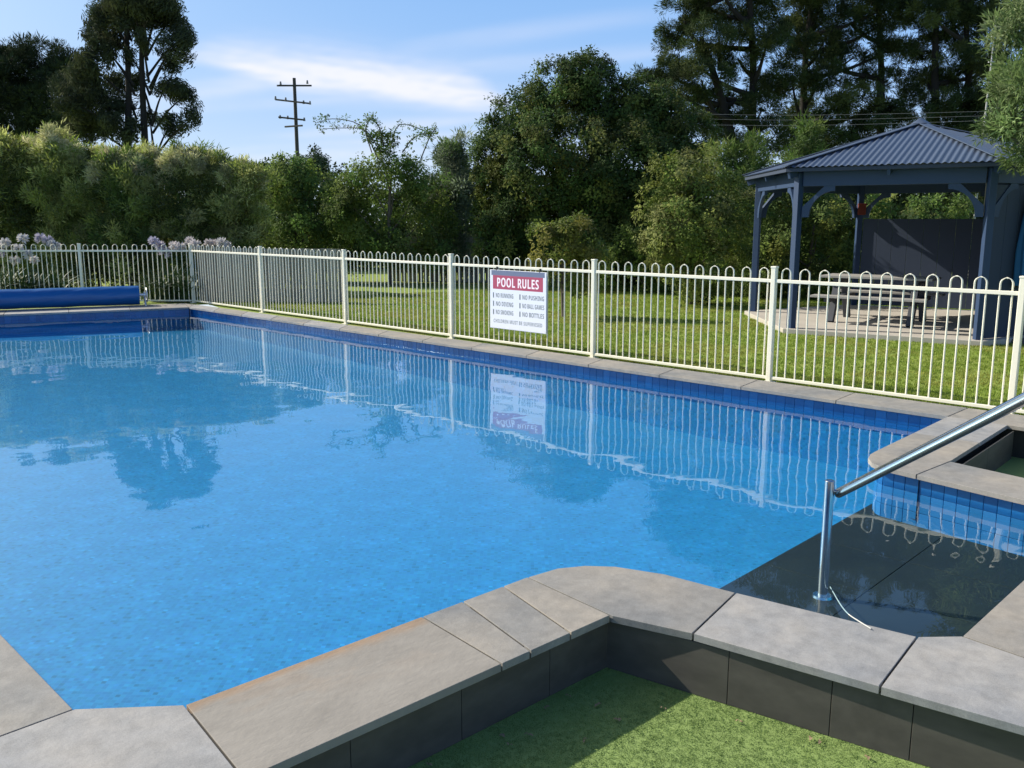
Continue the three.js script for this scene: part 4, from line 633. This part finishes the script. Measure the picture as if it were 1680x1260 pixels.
{ // agapanthus behind the far fence
  const leafM = [[0.05, 0.10, 0.02], [0.04, 0.08, 0.02]].map(c => new THREE.MeshPhysicalMaterial({ color: L(...c), roughness: 0.6, transmission: 0.25, thickness: 0, side: THREE.DoubleSide })), stemM = std(L(0.06, 0.12, 0.03), 0.7);
  const petal = [[0.66, 0.64, 0.64], [0.54, 0.51, 0.60], [0.66, 0.61, 0.60]].map(c => new THREE.MeshPhysicalMaterial({ color: L(...c), roughness: 0.8, transmission: 0.3, thickness: 0, side: THREE.DoubleSide }));
  const umbel = (seed) => { const r = rng(seed), pos = [], idx = []; for (let i = 0; i < 90; i++) { const u = V(r() * 2 - 1, r() * 1.7 - 0.6, r() * 2 - 1).normalize(), o = u.clone().multiplyScalar(0.06 + 0.03 * r()), s = V(r() - 0.5, r() - 0.5, r() - 0.5).cross(u).normalize(), b = pos.length / 3; for (const p of [u.clone().multiplyScalar(0.02), o.clone().addScaledVector(s, 0.018), o.clone().addScaledVector(s, -0.018), u.clone().multiplyScalar(0.125)]) pos.push(p.x, p.y, p.z); idx.push(b, b + 1, b + 2, b + 1, b + 3, b + 2); } const g = new THREE.BufferGeometry(); g.setAttribute('position', new THREE.Float32BufferAttribute(pos, 3)); g.setIndex(idx); g.computeVertexNormals(); return g; };
  const heads = [umbel(901), umbel(902), umbel(903)];
  const spec = [[6, 19.0, 'agapanthus clump with pale blooms at the rolled cover', [[2, 416, 1], [24, 428, 0], [-14, 405, 0], [8, 399, 0]]], [44, 18.8, 'agapanthus clump with the densest group of white blooms', [[30, 408, 0], [38, 392, 0], [46, 418, 0], [56, 427, 0]]], [84, 19.1, 'agapanthus clump with bluish blooms beside the fence post', [[66, 391, 1], [78, 395, 1], [86, 401, 0], [92, 405, 0]]], [262, 19.0, 'agapanthus clump with lilac blooms right of the cover roller', [[252, 396, 1], [262, 403, 1], [270, 414, 1]]], [298, 18.9, 'agapanthus clump with pinkish white blooms at the fence corner', [[286, 404, 2], [296, 406, 2], [312, 396, 2], [320, 402, 2]]], [352, 19.35, 'agapanthus clump with white blooms over the paling fence', [[342, 399, 2], [352, 401, 2], [364, 399, 0], [372, 403, 0]]]];
  spec.forEach(([px, D, label, blooms], i) => {
    const b = atDepth(px, 430, D), t = plant('agapanthus', label, 'flower', b, 'agapanthus along the far fence'), r = rng(910 + i), pos = [], idx = [];
    for (let k = 0; k < 90; k++) { const a = r() * 6.28, len = 0.55 + 0.45 * r(), lean = 0.25 + 0.6 * r(), w = 0.018 + 0.014 * r(), ox = (r() - 0.5) * 0.5, oz = (r() - 0.5) * 0.3, sd = V(-Math.sin(a), 0, Math.cos(a)); const b0 = pos.length / 3; for (let j = 0; j <= 5; j++) { const s = j / 5, h = len * (s * 1.05 - lean * 0.75 * s * s), o = len * lean * s * s * 1.1 + 0.05 * s, p = V(ox + Math.cos(a) * o, Math.max(0.01, h), oz + Math.sin(a) * o), ww = w * (1 - s * s * 0.9); for (const q of [1, -1]) pos.push(p.x + sd.x * ww * q, p.y, p.z + sd.z * ww * q); } for (let j = 0; j < 5; j++) { const c = b0 + j * 2; idx.push(c, c + 1, c + 2, c + 1, c + 3, c + 2); } }
    const g = new THREE.BufferGeometry(); g.setAttribute('position', new THREE.Float32BufferAttribute(pos, 3)); g.setIndex(idx); g.computeVertexNormals(); part('strap_leaves', g, leafM[i % 2], t);
    blooms.forEach(([bx, by, m], k) => { const p = atDepth(bx, by, D + (r() - 0.5) * 0.3), e = V(p.x - b.x, p.y - LAWN, p.z - b.z), s = part('flower_stem', tapered([V((r() - 0.5) * 0.2, 0, (r() - 0.5) * 0.1), V(e.x * 0.5, e.y * 0.55, e.z * 0.5), e], [0.008, 0.007, 0.006], 3, 5), stemM, t); const h = part('flower_head', heads[k % 3], petal[m], s, [e.x, e.y, e.z]); h.scale.setScalar(0.9 + 0.3 * r()); h.rotation.y = r() * 6; });
  });
}
{ // grass: lawn tufts and turf pile
  const r = rng(1200), blades = (n, hgt, w, spread, seed) => { const q = rng(seed), pos = [], idx = []; for (let i = 0; i < n; i++) { const a = q() * 6.28, x = (q() - 0.5) * spread, z = (q() - 0.5) * spread, h = hgt * (0.6 + 0.6 * q()), l = h * 0.6 * (q() - 0.2), b = pos.length / 3, sx = -Math.sin(a) * w / 2, sz = Math.cos(a) * w / 2; pos.push(x + sx, 0, z + sz, x - sx, 0, z - sz, x + Math.cos(a) * l, h, z + Math.sin(a) * l); idx.push(b, b + 1, b + 2); } const g = new THREE.BufferGeometry(); g.setAttribute('position', new THREE.Float32BufferAttribute(pos, 3)); g.setIndex(idx); g.computeVertexNormals(); return g; };
  const m4 = new THREE.Matrix4(), q = new THREE.Quaternion(), col = new THREE.Color(), up = V(0, 1, 0);
  const scatter = (name, label, geo, mat, list) => { const im = new THREE.InstancedMesh(geo, mat, list.length); im.name = name; im.castShadow = im.receiveShadow = true; im.userData = { kind: 'stuff', label, category: 'grass' }; list.forEach(([x, y, z, s, c], k) => { q.setFromAxisAngle(up, r() * 6.28); m4.compose(V(x, y, z), q, V(s, s, s)); im.setMatrixAt(k, m4); im.setColorAt(k, col.setRGB(...c)); }); scene.add(im); };
  const lawnList = []; const n = V(fenceDir.z, 0, -fenceDir.x);
  for (let k = 0; k < 90000; k++) {
    const u = r(), dist = 0.04 + 15 * Math.pow(u, 1.5), s = -3 + r() * 17 + dist * 0.3, p = fenceA.clone().addScaledVector(fenceDir, s).addScaledVector(n, dist); if (p.x > 11 || p.z < -26) continue;
    const dry = smooth(-0.1, 0.6, n2(p.x * 0.45, p.z * 0.45) + 0.5 * n2(p.x * 1.6, p.z * 1.6)) * 0.5 + 0.2 * r(), v = 0.85 + 0.3 * r();
    lawnList.push([p.x, LAWN, p.z, 0.7 + 0.7 * r() + dist * 0.03, [lerp(0.20, 0.34, dry) * v, lerp(0.29, 0.31, dry) * v, lerp(0.035, 0.075, dry) * v]]);
  }
  scatter('lawn_grass', 'short grass blades of the lawn behind the fence', blades(7, 0.024, 0.007, 0.09, 1201), leafMat('grass', 0.3, 0.8), lawnList);
  const pile = [], poly = inset(innerLine, -0.2);
  for (let k = 0; k < 90000; k++) { const x = lerp(-0.9, 2.3, r()), z = lerp(-3.7, -2.1, r()); if (inside(poly, x, z)) continue; const v = 0.85 + 0.3 * r(), b = n2(x * 3, z * 3) * 0.10 + 1; pile.push([x, TURF, z, 0.7 + 0.6 * r(), [0.21 * v * b, 0.30 * v * b, 0.085 * v * b]]); }
  scatter('turf_pile', 'short upright fibres of the artificial turf', blades(7, 0.004, 0.002, 0.022, 1202), std(0xffffff, 0.9, { side: THREE.DoubleSide }), pile);
}

{ // dry leaves blown against the risers
  const r = rng(1500), gs = [], spots = [[983, 1155], [832, 1220], [823, 1206], [893, 1161], [864, 1204], [960, 1212], [1331, 1212], [1345, 1214], [1085, 1160], [700, 1252], [930, 1140], [1420, 1240], [1210, 1182], [1010, 1180]];
  for (const [px, py] of spots) for (let k = 0; k < 2; k++) { const p = onLevel(px + (r() - 0.5) * 14 * k, py + (r() - 0.5) * 8 * k, TURF + 0.012), l = 0.012 + 0.014 * r(), g = new THREE.PlaneGeometry(l, l * 0.5, 4, 2), a = g.attributes.position; for (let i = 0; i < a.count; i++) { const x = a.getX(i) / l; a.setY(i, a.getY(i) * (1 - 3.2 * x * x)); a.setZ(i, 0.16 * l * Math.cos(x * 4) + 0.2 * Math.abs(a.getY(i))); } g.computeVertexNormals(); g.rotateX(-Math.PI / 2 + (r() - 0.5) * 0.6).rotateY(r() * 6).translate(p.x, p.y, p.z); gs.push(g); }
  const m = new THREE.Mesh(mergeGeometries(gs), std(L(0.26, 0.19, 0.11), 0.9, { side: THREE.DoubleSide })); m.name = 'fallen_leaves'; m.userData = { kind: 'stuff', label: 'small dry leaves lying on the artificial turf along the riser', category: 'leaves' }; scene.add(shade(m));
}

// ---------------------------------------------------------------- power pole, wires, mast
{
  const D = 62, b = atDepth(491, 330, D), s = D / FPX, t = thing('power_pole', 'dark timber power pole with crossarms standing against the clouds', 'power pole', [b.x, LAWN, b.z]), top = atDepth(490, 128, D).y - LAWN, Y = py => atDepth(490, py, D).y - LAWN;
  const wood = std(L(0.06, 0.055, 0.055), 0.9);
  part('pole', tapered([V(0, -0.3, 0), V(0, top * 0.5, 0), V(0, top, 0)], [0.15, 0.13, 0.105], 4, 10), wood, t);
  const arm = (y, xa, xb, ya, yb, za, zb) => part('crossarm', beamBox(V(xa * s, Y(y) + ya * s, za), V(xb * s, Y(y) + yb * s, zb), 0.10, 0.105), wood, t);
  arm(141, -22, 22, -2.5, 3.5, 0.9, -0.9); arm(167, -32, 26, 4, -5, -0.2, 0.9); arm(196, -26, 16, 3, -2, 0.2, 0.5); arm(207, -20, 12, 0, 0, -0.4, 0.4);
  const ins = std(L(0.22, 0.2, 0.2), 0.4);
  for (const [x, y] of [[-21, 137], [21, 135], [-30, 161], [-14, 163], [14, 168], [24, 169], [-24, 192], [-12, 193], [14, 196]]) part('insulator', new THREE.CylinderGeometry(0.05, 0.08, 0.22, 8), ins, t, [x * s, Y(y), 0.12]);
  const wire = (label, a, m, c) => { const w = new THREE.Mesh(new THREE.TubeGeometry(new THREE.CatmullRomCurve3([a, m, c]), 40, 0.006, 5), std(L(0.2, 0.2, 0.2), 0.6)); w.name = numbered('power_line'); scene.add(shade(w)); tag(w, label, 'wire', 'power lines in front of the pines'); };
  [[184, 189, 186, 'uppermost thin power line strung before the dark pines'], [192, 197, 193, 'middle thin power line strung before the dark pines'], [202, 206, 200, 'lowest thin power line strung before the dark pines']].forEach(([y0, y1, y2, l]) => wire(l, atDepth(980, y0 - 2, 34), atDepth(1290, y1, 33), atDepth(1800, y2 - 8, 31)));
  const md = 27, mb = atDepth(1600, 330, md), mt = thing('antenna_mast', 'slim grey antenna mast rising behind the gazebo roof', 'mast', [mb.x, LAWN, mb.z]), mh = atDepth(1606, 22, md).y - LAWN, grey = std(L(0.42, 0.42, 0.42), 0.5);
  part('pole', tapered([V(0, 0, 0), V(0.05, mh * 0.5, 0), V(0.13, mh, 0)], [0.035, 0.03, 0.018], 4, 8), grey, mt);
  for (const [py, w] of [[60, 0.16], [102, 0.2], [140, 0.12]]) { const y = atDepth(1604, py, md).y - LAWN; part('bracket', box(w, 0.03, 0.05, 0.10, y, 0.03), grey, mt); }
}

renderer.render(scene, camera);
